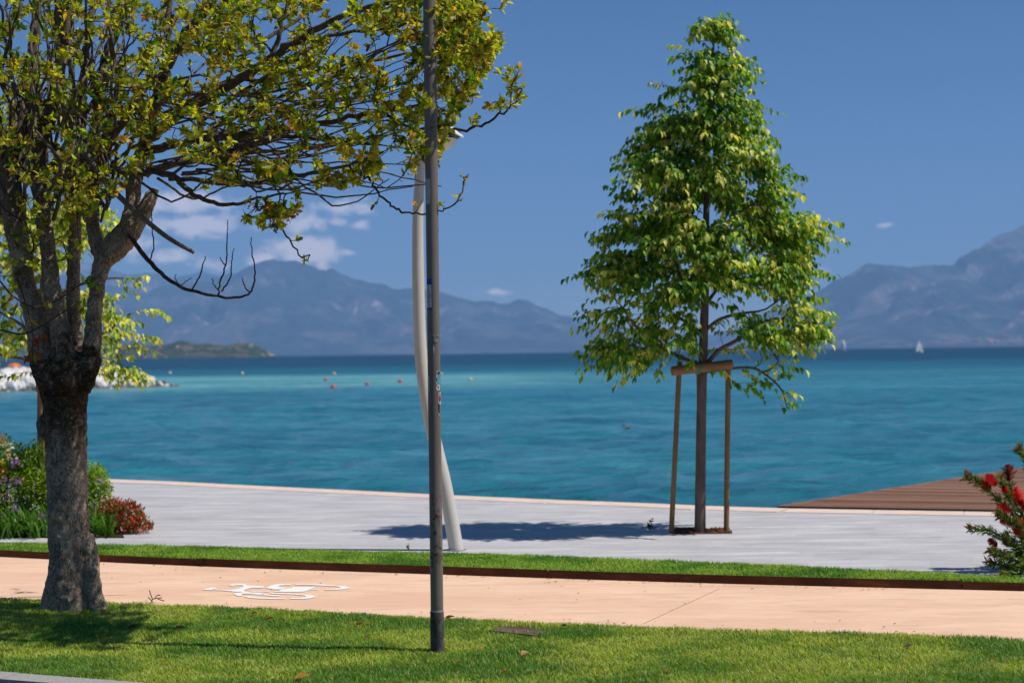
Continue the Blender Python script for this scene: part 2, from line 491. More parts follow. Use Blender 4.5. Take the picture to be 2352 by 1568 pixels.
# grey stone paving of the promenade
m, s, o = mat_new('grey_paving')
g = s.n('ShaderNodeNewGeometry'); pos = g.outputs['Position']
rot = s.mapping(pos, (1, 1, 1), rot=(0, 0, 0.30))
br = s.n('ShaderNodeTexBrick'); s.link(rot, br.inputs['Vector'])
br.inputs['Scale'].default_value = 1.0
br.inputs['Brick Width'].default_value = 0.62; br.inputs['Row Height'].default_value = 0.30
br.inputs['Mortar Size'].default_value = 0.006; br.inputs['Bias'].default_value = 0.0
br.inputs['Color1'].default_value = (0.455, 0.438, 0.448, 1); br.inputs['Color2'].default_value = (0.52, 0.505, 0.515, 1)
br.inputs['Mortar'].default_value = (0.45, 0.435, 0.44, 1)
st = s.noise(s.mapping(pos, (0.40, 2.2, 1), rot=(0, 0, 0.2)), 2.8, 7, 0.7, 0.5)
sp2 = s.noise(pos, 40, 4, 0.6)
col = s.mix(s.m('MULTIPLY', s.smooth(st, 0.50, 0.64), 0.85), br.outputs['Color'], (0.63, 0.615, 0.62))
col = s.mix(s.m('MULTIPLY', s.smooth(st, 0.47, 0.34), 0.8), col, (0.36, 0.355, 0.375))
col = s.mix(s.m('MULTIPLY', s.smooth(sp2, 0.54, 0.70), 0.45), col, (0.32, 0.315, 0.325))
principled(s, o, col, 0.8, 0.25, 0, br.outputs['Fac'], -0.15, 0.004)
M['paving'] = m

# weathering-steel edging
m, s, o = mat_new('corten')
g = s.n('ShaderNodeNewGeometry'); pos = g.outputs['Position']
a1 = s.noise(s.mapping(pos, (0.4, 0.4, 1)), 6, 5, 0.65); a2 = s.noise(pos, 45, 4, 0.6)
col = s.mix(s.smooth(a1, 0.4, 0.66), (0.062, 0.024, 0.013), (0.105, 0.042, 0.020))
col = s.mix(s.m('MULTIPLY', s.smooth(a1, 0.60, 0.72), 0.8), col, (0.20, 0.075, 0.028))
col = s.mix(s.m('MULTIPLY', s.smooth(a2, 0.55, 0.7), 0.5), col, (0.045, 0.02, 0.014))
principled(s, o, col, 0.9, 0.2, 0, a2, 0.3, 0.003)
M['corten'] = m

# decking
m, s, o = mat_new('deck_board')
g = s.n('ShaderNodeNewGeometry'); pos = g.outputs['Position']
oi = s.n('ShaderNodeObjectInfo')
a1 = s.noise(s.mapping(pos, (0.5, 4, 1), rot=(0, 0, 0.41)), 4, 5, 0.6)
col = s.mix(oi.outputs['Random'], (0.18, 0.083, 0.047), (0.27, 0.135, 0.080))
col = s.mix(s.m('MULTIPLY', s.smooth(a1, 0.45, 0.7), 0.6), col, (0.27, 0.165, 0.115))
principled(s, o, col, 0.75, 0.25, 0, a1, 0.2, 0.004)
M['deck'] = m
# ================================================================== SETTING
rng = np.random.default_rng(7)
WATER = -0.9

def edge(ds, z=0.0, ext=7.0, per=5):
    """world XY polyline through picture points that lie on level z, run on straight at both ends"""
    p = np.array([G(x, y, z) for x, y in ds])
    a = p[0] + (p[0] - p[1]) / np.linalg.norm(p[0] - p[1]) * ext
    b = p[-1] + (p[-1] - p[-2]) / np.linalg.norm(p[-1] - p[-2]) * ext
    c = catmull(p, per)
    return np.vstack([a, c, b])[:, :2]

E_near = edge([(0, 1374), (500, 1394), (1000, 1420), (1500, 1441), (2000, 1456), (2352, 1468)], 0.02)
E_far = edge([(0, 1278), (413, 1298), (988, 1318), (1600, 1338), (2352, 1357)])
E_strip = edge([(0, 1240), (413, 1248), (773, 1259), (1060, 1265), (1525, 1281), (2000, 1302), (2352, 1320)], 0.075)
E_quay = edge([(250, 1098), (386, 1103), (790, 1122.5), (1010, 1133), (1277, 1145), (1525, 1154), (1746, 1163), (2287, 1172.5)], 0.02, 16.0)
E_kerb = edge([(-300, 1526), (0, 1546), (290, 1568), (800, 1607)], 0.02, 9.0)

def offset(E, d):
    t = np.gradient(E, axis=0); t /= np.linalg.norm(t, axis=1)[:, None]
    return E + np.c_[-t[:, 1], t[:, 0]] * d

def strip_mesh(name, A, B, z, mat, parent=None):
    """sheet between two edges (resampled to the same count)"""
    def rs(E, n=60):
        l = np.r_[0, np.cumsum(np.linalg.norm(np.diff(E, axis=0), axis=1))]
        t = np.linspace(0, l[-1], n)
        return np.c_[np.interp(t, l, E[:, 0]), np.interp(t, l, E[:, 1])]
    a, b = rs(A), rs(B); n = len(a)
    V = np.vstack([np.c_[a, np.full(n, z)], np.c_[b, np.full(n, z)]])
    F = np.array([(i, i + 1, n + i + 1, n + i) for i in range(n - 1)])
    return put(name, mesh_np(name, V, F, mat), parent)

# ground: one sheet of land under everything, ending below the quay
back = np.array([(60.0, -45.0), (-60.0, -45.0)])
land = np.vstack([offset(E_quay, -0.25)[::-1][0] + np.array((60, -26)), offset(E_quay, -0.25)[::-1], offset(E_quay, -0.25)[0] + np.array((-60, 45)), back[::-1]])
mb = MB(); mb.prism(land[::-1] if True else land, -1.6, -0.16)
tag(mb.build('ground', M['asphalt']), kind='structure', label='dark asphalt land under the promenade and lawns')
# promenade paving
pv = strip_mesh('pavement', offset(E_strip, -0.12), offset(E_quay, -0.36), 0.004, M['paving'])
tag(pv, kind='structure', label='pale grey stone promenade paving beside the lake')
# coping stones along the edge
def sample_edge(E, step):
    l = np.r_[0, np.cumsum(np.linalg.norm(np.diff(E, axis=0), axis=1))]
    t = np.arange(0, l[-1], step)
    return np.c_[np.interp(t, l, E[:, 0]), np.interp(t, l, E[:, 1])]
qw = MB()
qe = sample_edge(offset(E_quay, -0.06), 0.8)
V = np.vstack([np.c_[qe, np.full(len(qe), -0.08)], np.c_[qe, np.full(len(qe), -1.5)]])
nq = len(qe)
quay = put('quay', mesh_np('quay', V, np.array([(i, i + 1, nq + i + 1, nq + i) for i in range(nq - 1)]), M['quay_wall']))
tag(quay, kind='structure', label='low stone quay wall edging the promenade')
so = sample_edge(E_quay, 0.9); si = sample_edge(offset(E_quay, -0.40), 0.9)
for i in range(len(so) - 1):
    t = so[i + 1] - so[i]; t = t / np.linalg.norm(t) * 0.004
    nrm = np.array((-t[1], t[0])) / 0.004
    a, b = so[i] + t, so[i + 1] - t
    mb = MB(); mb.prism([a - nrm * 0.40, b - nrm * 0.40, b, a], -0.09, 0.009 + rng.uniform(-.001, .001))
    mb.build('coping_stone', M['coping'], quay)
# cycle path
path = strip_mesh('cycle_path', E_near - np.array((0, .25)), E_far + np.array((0, 0.03)), 0.0, M['path'])
tag(path, kind='structure', label='salmon coloured cycle path between the two lawns')
# joints in the path: one across, one along the lawn
mb = MB()
ja, jb = G(1478, 1432), G(1652, 1352)
for (a, b, wd) in ((ja, jb, 0.004),):
    d = (b - a)[:2]; L = np.linalg.norm(d); mb.box(((a + b)[:2] / 2).tolist() + [0.0005], (L, wd, 0.004), math.atan2(d[1], d[0]))
je = offset(E_near, 0.055)
jl = [k for k in range(len(je) - 1)]
for k in jl:
    d = je[k + 1] - je[k]; L = np.linalg.norm(d)
    if L > 3: continue
    mb.box(((je[k] + je[k + 1]) / 2).tolist() + [0.0005], (L * 0.8, 0.004, 0.004), math.atan2(d[1], d[0]) + 0.004)
mb.build('path_joint', simple('joint_dark', (0.42, 0.28, 0.20), None, 20, 0.95), path)
# near lawn, raised strip of lawn
lawn = strip_mesh('lawn', E_kerb, E_near, 0.012, M['earth'])
tag(lawn, kind='structure', label='soil of the near lawn')
mbs = MB()
es, ef = offset(E_strip, 0.0), offset(E_far, 0.012)
ls = strip_mesh('lawn_strip', es, ef, 0.045, M['earth'])
tag(ls, kind='structure', label='soil of the raised lawn strip beyond the cycle path')
# kerb and road at the near side
kb = empty('kerb', (E_kerb[2][0], E_kerb[2][1], 0)); tag(kb, kind='structure', label='pale stone kerb between lawn and road')
ke = sample_edge(E_kerb, 1.0)
for i in range(len(ke) - 1):
    t = ke[i + 1] - ke[i]; t /= np.linalg.norm(t); nrm = np.array((-t[1], t[0]))
    a, b = ke[i] + t * .004, ke[i + 1] - t * .004
    mb = MB(); mb.prism([a - nrm * 0.16, b - nrm * 0.16, b, a], -0.2, 0.03 + rng.uniform(-.003, .003))
    mb.build('kerb_stone', M['kerb'], kb)
# steel edging: lengths of plate on edge
ed = empty('steel_edging', (0, E_far[len(E_far) // 2][1], 0), 'rust brown weathering steel edging strip along the cycle path', 'edging')
ll = sample_edge(E_far, 0.5); per = 6
for i in range(0, len(ll) - 1, per):
    seg = ll[i:i + per + 1]
    if len(seg) < 2: break
    seg = seg.copy(); d = seg[-1] - seg[-2]; seg[-1] -= d / np.linalg.norm(d) * 0.006
    so_ = offset(seg, 0.008) if len(seg) > 2 else seg + np.array((0, 0.008))
    zt = 0.060 + rng.uniform(-.004, .004)
    n = len(seg)
    V = np.vstack([np.c_[seg, np.full(n, -0.05)], np.c_[seg, np.full(n, zt)], np.c_[so_, np.full(n, zt)], np.c_[so_, np.full(n, -0.05)]])
    F = []
    for k in range(n - 1):
        for q in range(3): F.append((q * n + k, q * n + k + 1, (q + 1) * n + k + 1, (q + 1) * n + k))
    F += [(0, n, 2 * n, 3 * n), (n - 1, 4 * n - 1, 3 * n - 1, 2 * n - 1)]
    put('edging_plate', mesh_np('edging_plate', V, F, M['corten']), ed)

# ------------------------------------------------------------------ grass blades
def grass(name, polyXY, z, dens, hmean, label, seed, holes=(), bare=(), tint=(1, 1, 1)):
    r = np.random.default_rng(seed)
    poly = np.asarray(polyXY); lo, hi = poly.min(0), poly.max(0)
    # only the ground a viewer near the camera could see
    n = int((hi[0] - lo[0]) * (hi[1] - lo[1]) * dens)
    x = r.uniform(lo[0], hi[0], n); y = r.uniform(lo[1], hi[1], n)
    ok = inside(poly, x, y) & (np.abs(x) < 0.34 * y + 0.9) & (y > 7.4)
    for (hx, hy, hr) in holes: ok &= ((x - hx) ** 2 + (y - hy) ** 2) > hr * hr
    thin = fbm(x * 1.3, y * 1.3, 3, seed)
    for (bx, by, br) in bare: ok &= (((x - bx) ** 2 + ((y - by) * 1.0) ** 2) > (br * (0.6 + 0.8 * r.random(n))) ** 2)
    ok &= r.random(n) < np.clip(0.55 + 1.1 * (thin - 0.25), 0.5, 1)
    x, y, thin = x[ok], y[ok], thin[ok]; n = len(x)
    lum = fbm(x * 2.2 + 9, y * 2.6, 4, seed + 3)
    tuft = fbm(x * 9, y * 9, 2, seed + 5)
    h = hmean * (0.55 + 0.5 * r.random(n) + 0.65 * (tuft - 0.4)); h = np.clip(h, 0.010, 0.09)
    a = r.uniform(0, 2 * math.pi, n); lean = r.uniform(0.25, 1.35, n) * h
    wd = r.uniform(0.0016, 0.0032, n)
    ca, sa = np.cos(a), np.sin(a)
    b2 = a + math.pi / 2 + r.normal(0, .35, n); px, py = np.cos(b2) * wd, np.sin(b2) * wd
    V = np.zeros((n, 5, 3), dtype=np.float32)
    V[:, 0] = np.c_[x - px, y - py, np.full(n, z)]; V[:, 1] = np.c_[x + px, y + py, np.full(n, z)]
    mx, my = x + ca * lean * 0.35, y + sa * lean * 0.35
    V[:, 2] = np.c_[mx - px * .8, my - py * .8, z + h * 0.6]; V[:, 3] = np.c_[mx + px * .8, my + py * .8, z + h * 0.6]
    V[:, 4] = np.c_[x + ca * lean, y + sa * lean, z + h]
    base = np.arange(n)[:, None] * 5
    F = np.concatenate([base + np.array((0, 1, 3)), base + np.array((0, 3, 2)), base + np.array((2, 3, 4))], axis=0)
    c1 = np.array((0.145, 0.31, 0.036)); c2 = np.array((0.45, 0.57, 0.075)); c3 = np.array((0.62, 0.52, 0.24)); c4 = np.array((0.065, 0.16, 0.036))
    k = np.clip((lum - 0.5) * 4.0 + 0.42 + r.normal(0, .2, n), 0, 1)[:, None]
    c = c1 * (1 - k) + c2 * k
    dry = (r.random(n) < 0.05 + 0.10 * (lum > 0.6))[:, None]; c = np.where(dry, c3, c)
    dk = (r.random(n) < 0.15)[:, None]; c = np.where(dk, c4, c)
    c = c * r.uniform(0.7, 1.25, (n, 1)) * np.array(tint)
    me = mesh_np(name, V.reshape(-1, 3), F, M['grass'], np.repeat(c, 5, axis=0))
    o = put(name, me)
    return tag(o, kind='stuff', label=label)

TREE_B = G(165, 1404); POST_B = G(1005, 1505); GR = G(1192, 1452)
near_poly = np.vstack([E_kerb + np.array((0, .01)), (E_near + np.array((0, 0.0)))[::-1]])
bp = G(345, 1476)
grass('grass', near_poly, 0.012, 23000, 0.029, 'short sunlit green lawn grass in the foreground', 11,
      holes=((TREE_B[0], TREE_B[1], 0.17), (POST_B[0], POST_B[1], 0.045)), bare=((bp[0], bp[1], 0.10), (GR[0], GR[1], 0.17)))
strip_poly = np.vstack([ef + np.array((0, 0.004)), es[::-1]])
grass('grass_strip', strip_poly, 0.045, 17000, 0.028, 'short green grass of the raised strip beyond the cycle path', 23, tint=(.74, .95, .7))

# ------------------------------------------------------------------ lake
def lake():
    ys = list(13.0 * 1.0085 ** np.arange(0, 330))
    while ys[-1] < 17500: ys.append(ys[-1] * 1.07)
    ys = np.array(ys); nc = 300
    u = np.linspace(-1, 1, nc)
    X = np.outer(np.minimum(0.85 * ys + 14, 15000), u); Y = np.repeat(ys[:, None], nc, 1)
    a = 0.12; xr = X * math.cos(a) - Y * math.sin(a); yr = X * math.sin(a) + Y * math.cos(a)
    h = np.zeros_like(X)
    for (lx, ly, amp, sd) in ((3.6, 1.7, 0.15, 1), (1.7, 0.95, 0.16, 2), (0.8, 0.45, 0.075, 3), (9, 4.5, 0.03, 4)):
        nz = vnoise(xr / lx, yr / ly, sd)
        h += amp * (1 - 2 * np.abs(nz - 0.5)) ** 1.3
    fade = np.clip((170 - Y) / 110, 0, 1)
    Z = WATER + (h - 0.1) * fade
    n = len(ys)
    V = np.c_[X.ravel(), Y.ravel(), Z.ravel()]
    i = np.arange(n - 1)[:, None] * nc; j = np.arange(nc - 1)[None, :]
    b = (i + j).ravel()
    F = np.c_[b, b + 1, b + nc + 1, b + nc]
    m, s, o = mat_new('lake_water')
    g = s.n('ShaderNodeNewGeometry'); pos = g.outputs['Position']
    sp = s.n('ShaderNodeSeparateXYZ'); s.link(pos, sp.inputs[0])
    ly = s.m('LOGARITHM', s.m('MAXIMUM', sp.outputs[1], 1.0), 10.0)
    warp = s.noise(s.mapping(pos, (0.012, 0.03, 1)), 1.0, 4, 0.6)
    lyw = s.m('ADD', ly, s.m('MULTIPLY', s.m('SUBTRACT', warp, 0.5), 0.10))
    t = s.m('DIVIDE', s.m('SUBTRACT', lyw, 1.0), 3.0)      # 10 m .. 10 km
    deep = s.ramp(t, [(0.06, (0.022, 0.210, 0.232)), (0.18, (0.026, 0.198, 0.262)), (0.32, (0.027, 0.195, 0.282)), (0.43, (0.018, 0.138, 0.222)), (0.55, (0.009, 0.062, 0.122)), (0.78, (0.005, 0.036, 0.088))], 'EASE')
    # pale sandy shallows
    band = s.m('MULTIPLY', s.smooth(lyw, 2.04, 2.14), s.smooth(lyw, 2.36, 2.25))
    xr_ = s.m('DIVIDE', sp.outputs[0], sp.outputs[1])
    xm = s.m('MULTIPLY', s.smooth(xr_, 0.12, -0.06), 1.0)
    xm = s.m('ADD', s.m('MULTIPLY', xm, 0.8), 0.12)
    col = s.mix(s.m('MULTIPLY', band, xm), deep, (0.11, 0.36, 0.40))
    # wavelets: dark and bright wave faces painted into the colour by noise
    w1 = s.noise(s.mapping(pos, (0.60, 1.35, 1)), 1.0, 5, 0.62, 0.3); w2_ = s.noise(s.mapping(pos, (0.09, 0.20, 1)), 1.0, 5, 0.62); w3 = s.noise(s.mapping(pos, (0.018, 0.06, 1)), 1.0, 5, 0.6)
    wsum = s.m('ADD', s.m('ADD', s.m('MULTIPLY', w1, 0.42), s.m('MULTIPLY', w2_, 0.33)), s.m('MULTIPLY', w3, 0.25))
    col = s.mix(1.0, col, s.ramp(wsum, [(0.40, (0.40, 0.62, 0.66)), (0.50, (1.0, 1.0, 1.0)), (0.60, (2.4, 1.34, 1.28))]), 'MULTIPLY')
    # weed bed / cat's paw
    wb = s.noise(s.mapping(pos, (0.05, 0.11, 1), loc=(3, 1, 0)), 1.0, 4, 0.6, 0.4)
    col = s.mix(s.m('MULTIPLY', s.smooth(wb, 0.58, 0.72), 0.55), col, (0.011, 0.085, 0.13))
    gust = s.noise(s.mapping(pos, (0.09, 0.35, 1)), 1.0, 5, 0.6)
    col = s.mix(s.m('MULTIPLY', s.smooth(gust, 0.52, 0.75), 0.35), col, (0.05, 0.225, 0.30))
    r1 = s.noise(s.mapping(pos, (1.1, 2.6, 1)), 1.0, 5, 0.65)
    r2 = s.noise(s.mapping(pos, (0.10, 0.24, 1)), 1.0, 4, 0.6)
    hh = s.m('ADD', s.m('MULTIPLY', r1, 0.22), s.m('MULTIPLY', r2, 0.9))
    bp_ = s.n('ShaderNodeBump'); bp_.inputs['Strength'].default_value = 0.8; bp_.inputs['Distance'].default_value = 0.8
    s.link(hh, bp_.inputs['Height'])
    # Fresnel reflection off a ruffled surface: the wave faces one sees are tilted towards the viewer
    dt = s.n('ShaderNodeVectorMath', operation='DOT_PRODUCT'); s.link(bp_.outputs[0], dt.inputs[0]); s.link(g.outputs['Incoming'], dt.inputs[1])
    cth = s.m('ADD', s.m('MULTIPLY', s.m('MAXIMUM', dt.outputs['Value'], 0.0), 0.9), s.m('ADD', s.m('MULTIPLY', s.smooth(ly, 1.5, 2.6), 0.24), 0.055))
    fr = s.m('ADD', s.m('MULTIPLY', s.m('POWER', s.m('SUBTRACT', 1.0, cth, clamp=True), 5.0), 0.98), 0.02)
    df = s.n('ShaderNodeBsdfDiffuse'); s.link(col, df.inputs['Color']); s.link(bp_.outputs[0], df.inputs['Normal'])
    gl = s.n('ShaderNodeBsdfGlossy'); gl.inputs['Roughness'].default_value = 0.12; s.link(bp_.outputs[0], gl.inputs['Normal'])
    mxs = s.n('ShaderNodeMixShader'); s.link(fr, mxs.inputs[0]); s.link(df.outputs[0], mxs.inputs[1]); s.link(gl.outputs[0], mxs.inputs[2])
    s.link(mxs.outputs[0], o.inputs['Surface'])
    lk = put('lake', mesh_np('lake', V, F, m, smooth=True))
    return tag(lk, kind='structure', label='turquoise and blue lake water with small waves')
lake()

# ------------------------------------------------------------------ far mountains
def mountain_mat(name, green, rock, rockamt, sc):
    m, s, o = mat_new(name)
    g = s.n('ShaderNodeNewGeometry'); pos = g.outputs['Position']
    a1 = s.noise(s.mapping(pos, (1, 1, 0.35)), 0.0011 * sc, 6, 0.62, 0.4); a2 = s.noise(pos, 0.006 * sc, 4, 0.6)
    sp = s.n('ShaderNodeSeparateXYZ'); s.link(g.outputs['Normal'], sp.inputs[0])
    steep = s.smooth(sp.outputs[2], 0.93, 0.72)
    r = s.m('MULTIPLY', s.smooth(a1, 0.49, 0.58), s.m('ADD', s.m('MULTIPLY', steep, 0.8), 0.2))
    col = s.mix(s.smooth(a2, 0.35, 0.7), green, tuple(c * 0.55 for c in green))
    col = s.mix(s.m('MULTIPLY', r, rockamt), col, rock)
    principled(s, o, col, 0.95, 0.1)
    return m

def mountain(name, sil, Yr, Y0, seed, mat, label, rough=0.16, gull=0.5):
    xs = np.arange(sil[0][0], sil[-1][0] + 1, (sil[-1][0] - sil[0][0]) / 420.0)
    ysil = np.interp(xs, [p[0] for p in sil], [p[1] for p in sil])
    ysil = ysil + (fbm(xs / 34.0, xs * 0 + seed, 5, seed, 0.6) - 0.5) * 17
    pts = np.array([P(x, y, Yr) for x, y in zip(xs, ysil)])
    ridge = np.maximum(pts[:, 2], 2.0); X = pts[:, 0]
    rows = 110
    tt = np.linspace(-0.02, 1.5, rows)
    V = np.zeros((rows, len(xs), 3)); span = Yr - Y0
    for i, t in enumerate(tt):
        y = Y0 + span * t + (fbm(X / (span * 0.5), X * 0 + 3, 3, seed + 9) - 0.5) * span * 0.25 * (1 - abs(t - 1)).clip(0)
        if t <= 1:
            q = np.clip(t, 0, 1); prof = q ** 1.15 * 0.75 + 0.25 * q ** 3
            wx = (fbm(X / (span * .3), X * 0 + t * 2.0, 3, seed + 4) - .5) * 1.6
            gl = 0.62 - np.abs(2 * fbm(X / (span * 0.17) + t * 0.7 + wx, X * 0 + t * 1.7, 5, seed + 2, .55) - 1) * 1.5
            fn = fbm(X / (span * .04), X * 0 + t * 9, 4, seed + 6) - .5
            z = ridge * (prof + (gl * gull * 0.9 + fn * .12) * (q * (1 - q)) ** .8 * 1.6)
        else:
            z = ridge * np.clip(1 - (t - 1) * 1.4, 0, 1)
        V[i] = np.c_[X, y, z - 1.5 + (WATER - 1 if t < 0 else 0)]
    nx = len(xs)
    i = np.arange(rows - 1)[:, None] * nx; j = np.arange(nx - 1)[None, :]; b = (i + j).ravel()
    o = put(name, mesh_np(name, V.reshape(-1, 3), np.c_[b, b + 1, b + nx + 1, b + nx], mat, smooth=True))
    tag(o, kind='structure', label=label)
    def hz(x, y):
        d = np.abs(V[:, :, 0] - x) * 0.5 + np.abs(V[:, :, 1] - y)
        return V.reshape(-1, 3)[np.argmin(d), 2]
    return V, hz

MG = mountain_mat('mountain_slope', (0.034, 0.055, 0.048), (0.38, 0.30, 0.29), 0.8, 1.6)
MG2 = mountain_mat('mountain_slope_rocky', (0.036, 0.055, 0.048), (0.44, 0.36, 0.34), 1.0, 2.0)
V1, _ = mountain('mountain', [(-300, 640), (0, 610), (120, 625), (250, 652), (330, 668), (380, 655), (440, 648), (500, 636), (540, 622), (580, 607), (630, 597), (685, 601), (720, 612), (745, 622), (770, 621), (800, 636),
     (850, 650), (900, 662), (980, 665), (1040, 679), (1100, 690), (1150, 696), (1210, 689), (1260, 714), (1310, 727), (1350, 741), (1400, 746), (1450, 762), (1490, 785), (1530, 806)], 13500, 10500, 5, MG, 'broad hazy blue mountain with a rounded peak across the lake')
mountain('mountain_range', [(-400, 560), (-100, 585), (100, 598), (245, 610), (300, 632), (345, 624), (400, 640), (470, 628), (560, 650), (700, 700)], 17000, 15200, 15, MG, 'faint far mountain ridge behind the broad hazy mountain')
VR, hzR = mountain('rocky_mountain', [(1560, 806), (1640, 780), (1720, 735), (1800, 700), (1860, 676), (1890, 662), (1920, 640), (1955, 622), (1985, 607), (2010, 608), (2040, 613), (2080, 618), (2130, 612), (2165, 611), (2200, 590), (2230, 573), (2262, 558),
     (2300, 535), (2352, 518), (2450, 470), (2600, 440), (2900, 420)], 12500, 9400, 31, MG2, 'steep rocky blue mountain rising towards the edge of the picture', gull=0.42)
mountain('low_hills', [(1300, 800), (1500, 770), (1650, 765), (1800, 770), (2000, 790)], 16500, 15200, 44, MG, 'low far hills closing the lake between the two mountains')

# headland with houses
MH = mountain_mat('headland_slope', (0.042, 0.062, 0.028), (0.40, 0.29, 0.24), 0.9, 18.0)
VH, hzH = mountain('headland', [(-250, 800), (0, 792), (150, 788), (240, 790), (309, 785), (358, 791), (400, 786), (422, 783), (470, 784), (533, 789), (578, 782), (606, 799), (622, 812), (634, 820)], 3150, 2950, 57, MH, 'low wooded headland with pale houses', gull=0.5)

wallmats = [simple('house_wall_cream', (0.66, 0.58, 0.46)), simple('house_wall_white', (0.78, 0.76, 0.73)), simple('house_wall_pink', (0.62, 0.44, 0.36)), simple('house_wall_ochre', (0.66, 0.46, 0.24))]
roofm = simple('tile_roof', (0.36, 0.17, 0.11)); winm = simple('window_dark', (0.06, 0.06, 0.07))
house_cache = {}
def house(x, y, zbase, wx, hgt, wm, label, group, windows=True):
    e = empty('house', (x, y, zbase), label, 'house', group)
    key = (round(wx, 1), round(hgt, 1), wm)
    if key not in house_cache:
        mb = MB(); mb.box((0, 0, hgt / 2), (wx, wx * 0.8, hgt + 2)); wl = mb.mesh('wall', wallmats[wm])
        a, b, r = wx * .55, wx * .46, hgt * 0.28; z = hgt + 1.004
        mb = MB(); mb.add([(-a, -b, z), (a, -b, z), (a, b, z), (-a, b, z), (-a, 0, z + r), (a, 0, z + r)], [(0, 1, 5, 4), (2, 3, 4, 5), (0, 4, 3), (1, 2, 5), (0, 3, 2, 1)]); rf = mb.mesh('roof', roofm)
        mb = MB(); mb.box((0, 0, 0), (wx * .13, 0.2, hgt * .22)); wn = mb.mesh('window', winm)
        house_cache[key] = (wl, rf, wn)
    wl, rf, wn = house_cache[key]
    o = bpy.data.objects.new('wall', wl); COL.objects.link(o); o.parent = e
    o = bpy.data.objects.new('roof', rf); COL.objects.link(o); o.parent = e
    if windows:
        for wxk in (-.28, .02, .3):
            for wz in (.3, .72):
                o = bpy.data.objects.new('window', wn); COL.objects.link(o); o.parent = e; o.location = (wxk * wx, -wx * .4 - 0.03, hgt * wz + .3)
    return e
HH = [(331, 801, 8, 0, 'cream house halfway up the wooded headland, apart from the white cluster'), (346, 809, 9, 1, 'leftmost white house of the cluster on the headland slope'), (367, 803, 9, 1, 'tallest white house standing highest in the headland cluster'),
      (359, 811, 8, 1, 'white house in the middle of the headland cluster'), (409, 797, 8, 0, 'cream house near the headland crest, left of its twin'), (424, 794, 8, 0, 'cream house near the headland crest, right of its twin'),
      (272, 820, 12, 2, 'wide pink waterfront house nearest the drooping linden leaves'), (298, 821, 8, 1, 'low white waterfront house between two pink houses'), (327, 819, 12, 2, 'pink waterfront house below the lone cream house'),
      (350, 821, 6, 1, 'small white boathouse at the foot of the headland'), (369, 818, 9, 3, 'ochre yellow waterfront house below the white cluster'), (380, 822, 6, 1, 'small pale waterfront house right of the ochre one'),
      (533, 820, 7, 2, 'small pinkish house under the headland cliff'), (562, 819, 8, 2, 'pinkish house at the headland tip')]
for (x, y, px, wm, lab) in HH:
    dep = 2990.0 + (818 - y) * 7.5
    p = P(x, y + px * 0.35, dep)
    hw = px * 0.80
    zb = p[2]
    house(p[0], dep, max(zb, WATER + 0.2), hw, hw * 0.62, wm, lab, 'houses on the headland')
# town along the foot of the rocky mountain
rt = np.random.default_rng(5)
for k in range(64):
    x = 2085 + 330 * rt.random() ** 0.8
    t = rt.random() ** 2.0 * np.clip((x - 2050) / 300, 0.1, 1)
    dep = 9450 + t * 520
    X = (x - CX) / FPX * dep
    z = hzR(X, dep)
    ww = float(rt.choice((20, 26, 34)))
    house(X, dep, max(z, WATER), ww, float(rt.choice((13, 17))), int(rt.choice((0, 1, 2, 2, 3))), 'tiny pale house of the town at the foot of the rocky mountain', 'town on the far shore', windows=False)

# ------------------------------------------------------------------ rock jetty
jt = G(414, 888, WATER); jl_ = G(0, 901, WATER)
jd = (jl_ - jt)[:2]; jlen = np.linalg.norm(jd); jd /= jlen; jn = np.array((-jd[1], jd[0]));
if jn[1] < 0: jn = -jn
jetty = empty('rock_jetty', (jt[0], jt[1], WATER), 'jetty of piled white boulders reaching into the turquoise water', 'jetty')
mb = MB()
L = jlen + 10
for k in range(14):
    pass
ss = np.linspace(0.8, L, 24)
Vc = []
for q in ss:
    hgt = np.interp(q, (0, 1.5, 4.5, 8, 30), (-.2, .35, 0.9, 0.9, 0.9)); c = jt[:2] + jd * q
    for (off, zz) in ((0.2, -0.6), (1.0, hgt * .8), (2.4, hgt), (5.5, hgt), (7.5, -0.6)):
        Vc.append((*(c + jn * off), WATER + zz))
Fc = [(i * 5 + j, i * 5 + j + 1, (i + 1) * 5 + j + 1, (i + 1) * 5 + j) for i in range(len(ss) - 1) for j in range(4)]
put('core', mesh_np('core', np.array(Vc), Fc, M['wetrock']), jetty)
rmesh = []
for k in range(7):
    mb = MB(); mb.blob((0, 0, 0), (1, 1, 1), 9, 6, jitter=0.22, rng=rng); rmesh.append(mb.mesh('rock', M['rock']))
    mb = MB(); mb.blob((0, 0, 0), (1, 1, 1), 9, 6, jitter=0.22, rng=rng); rmesh.append(mb.mesh('rock', M['wetrock']))
cnt = 0
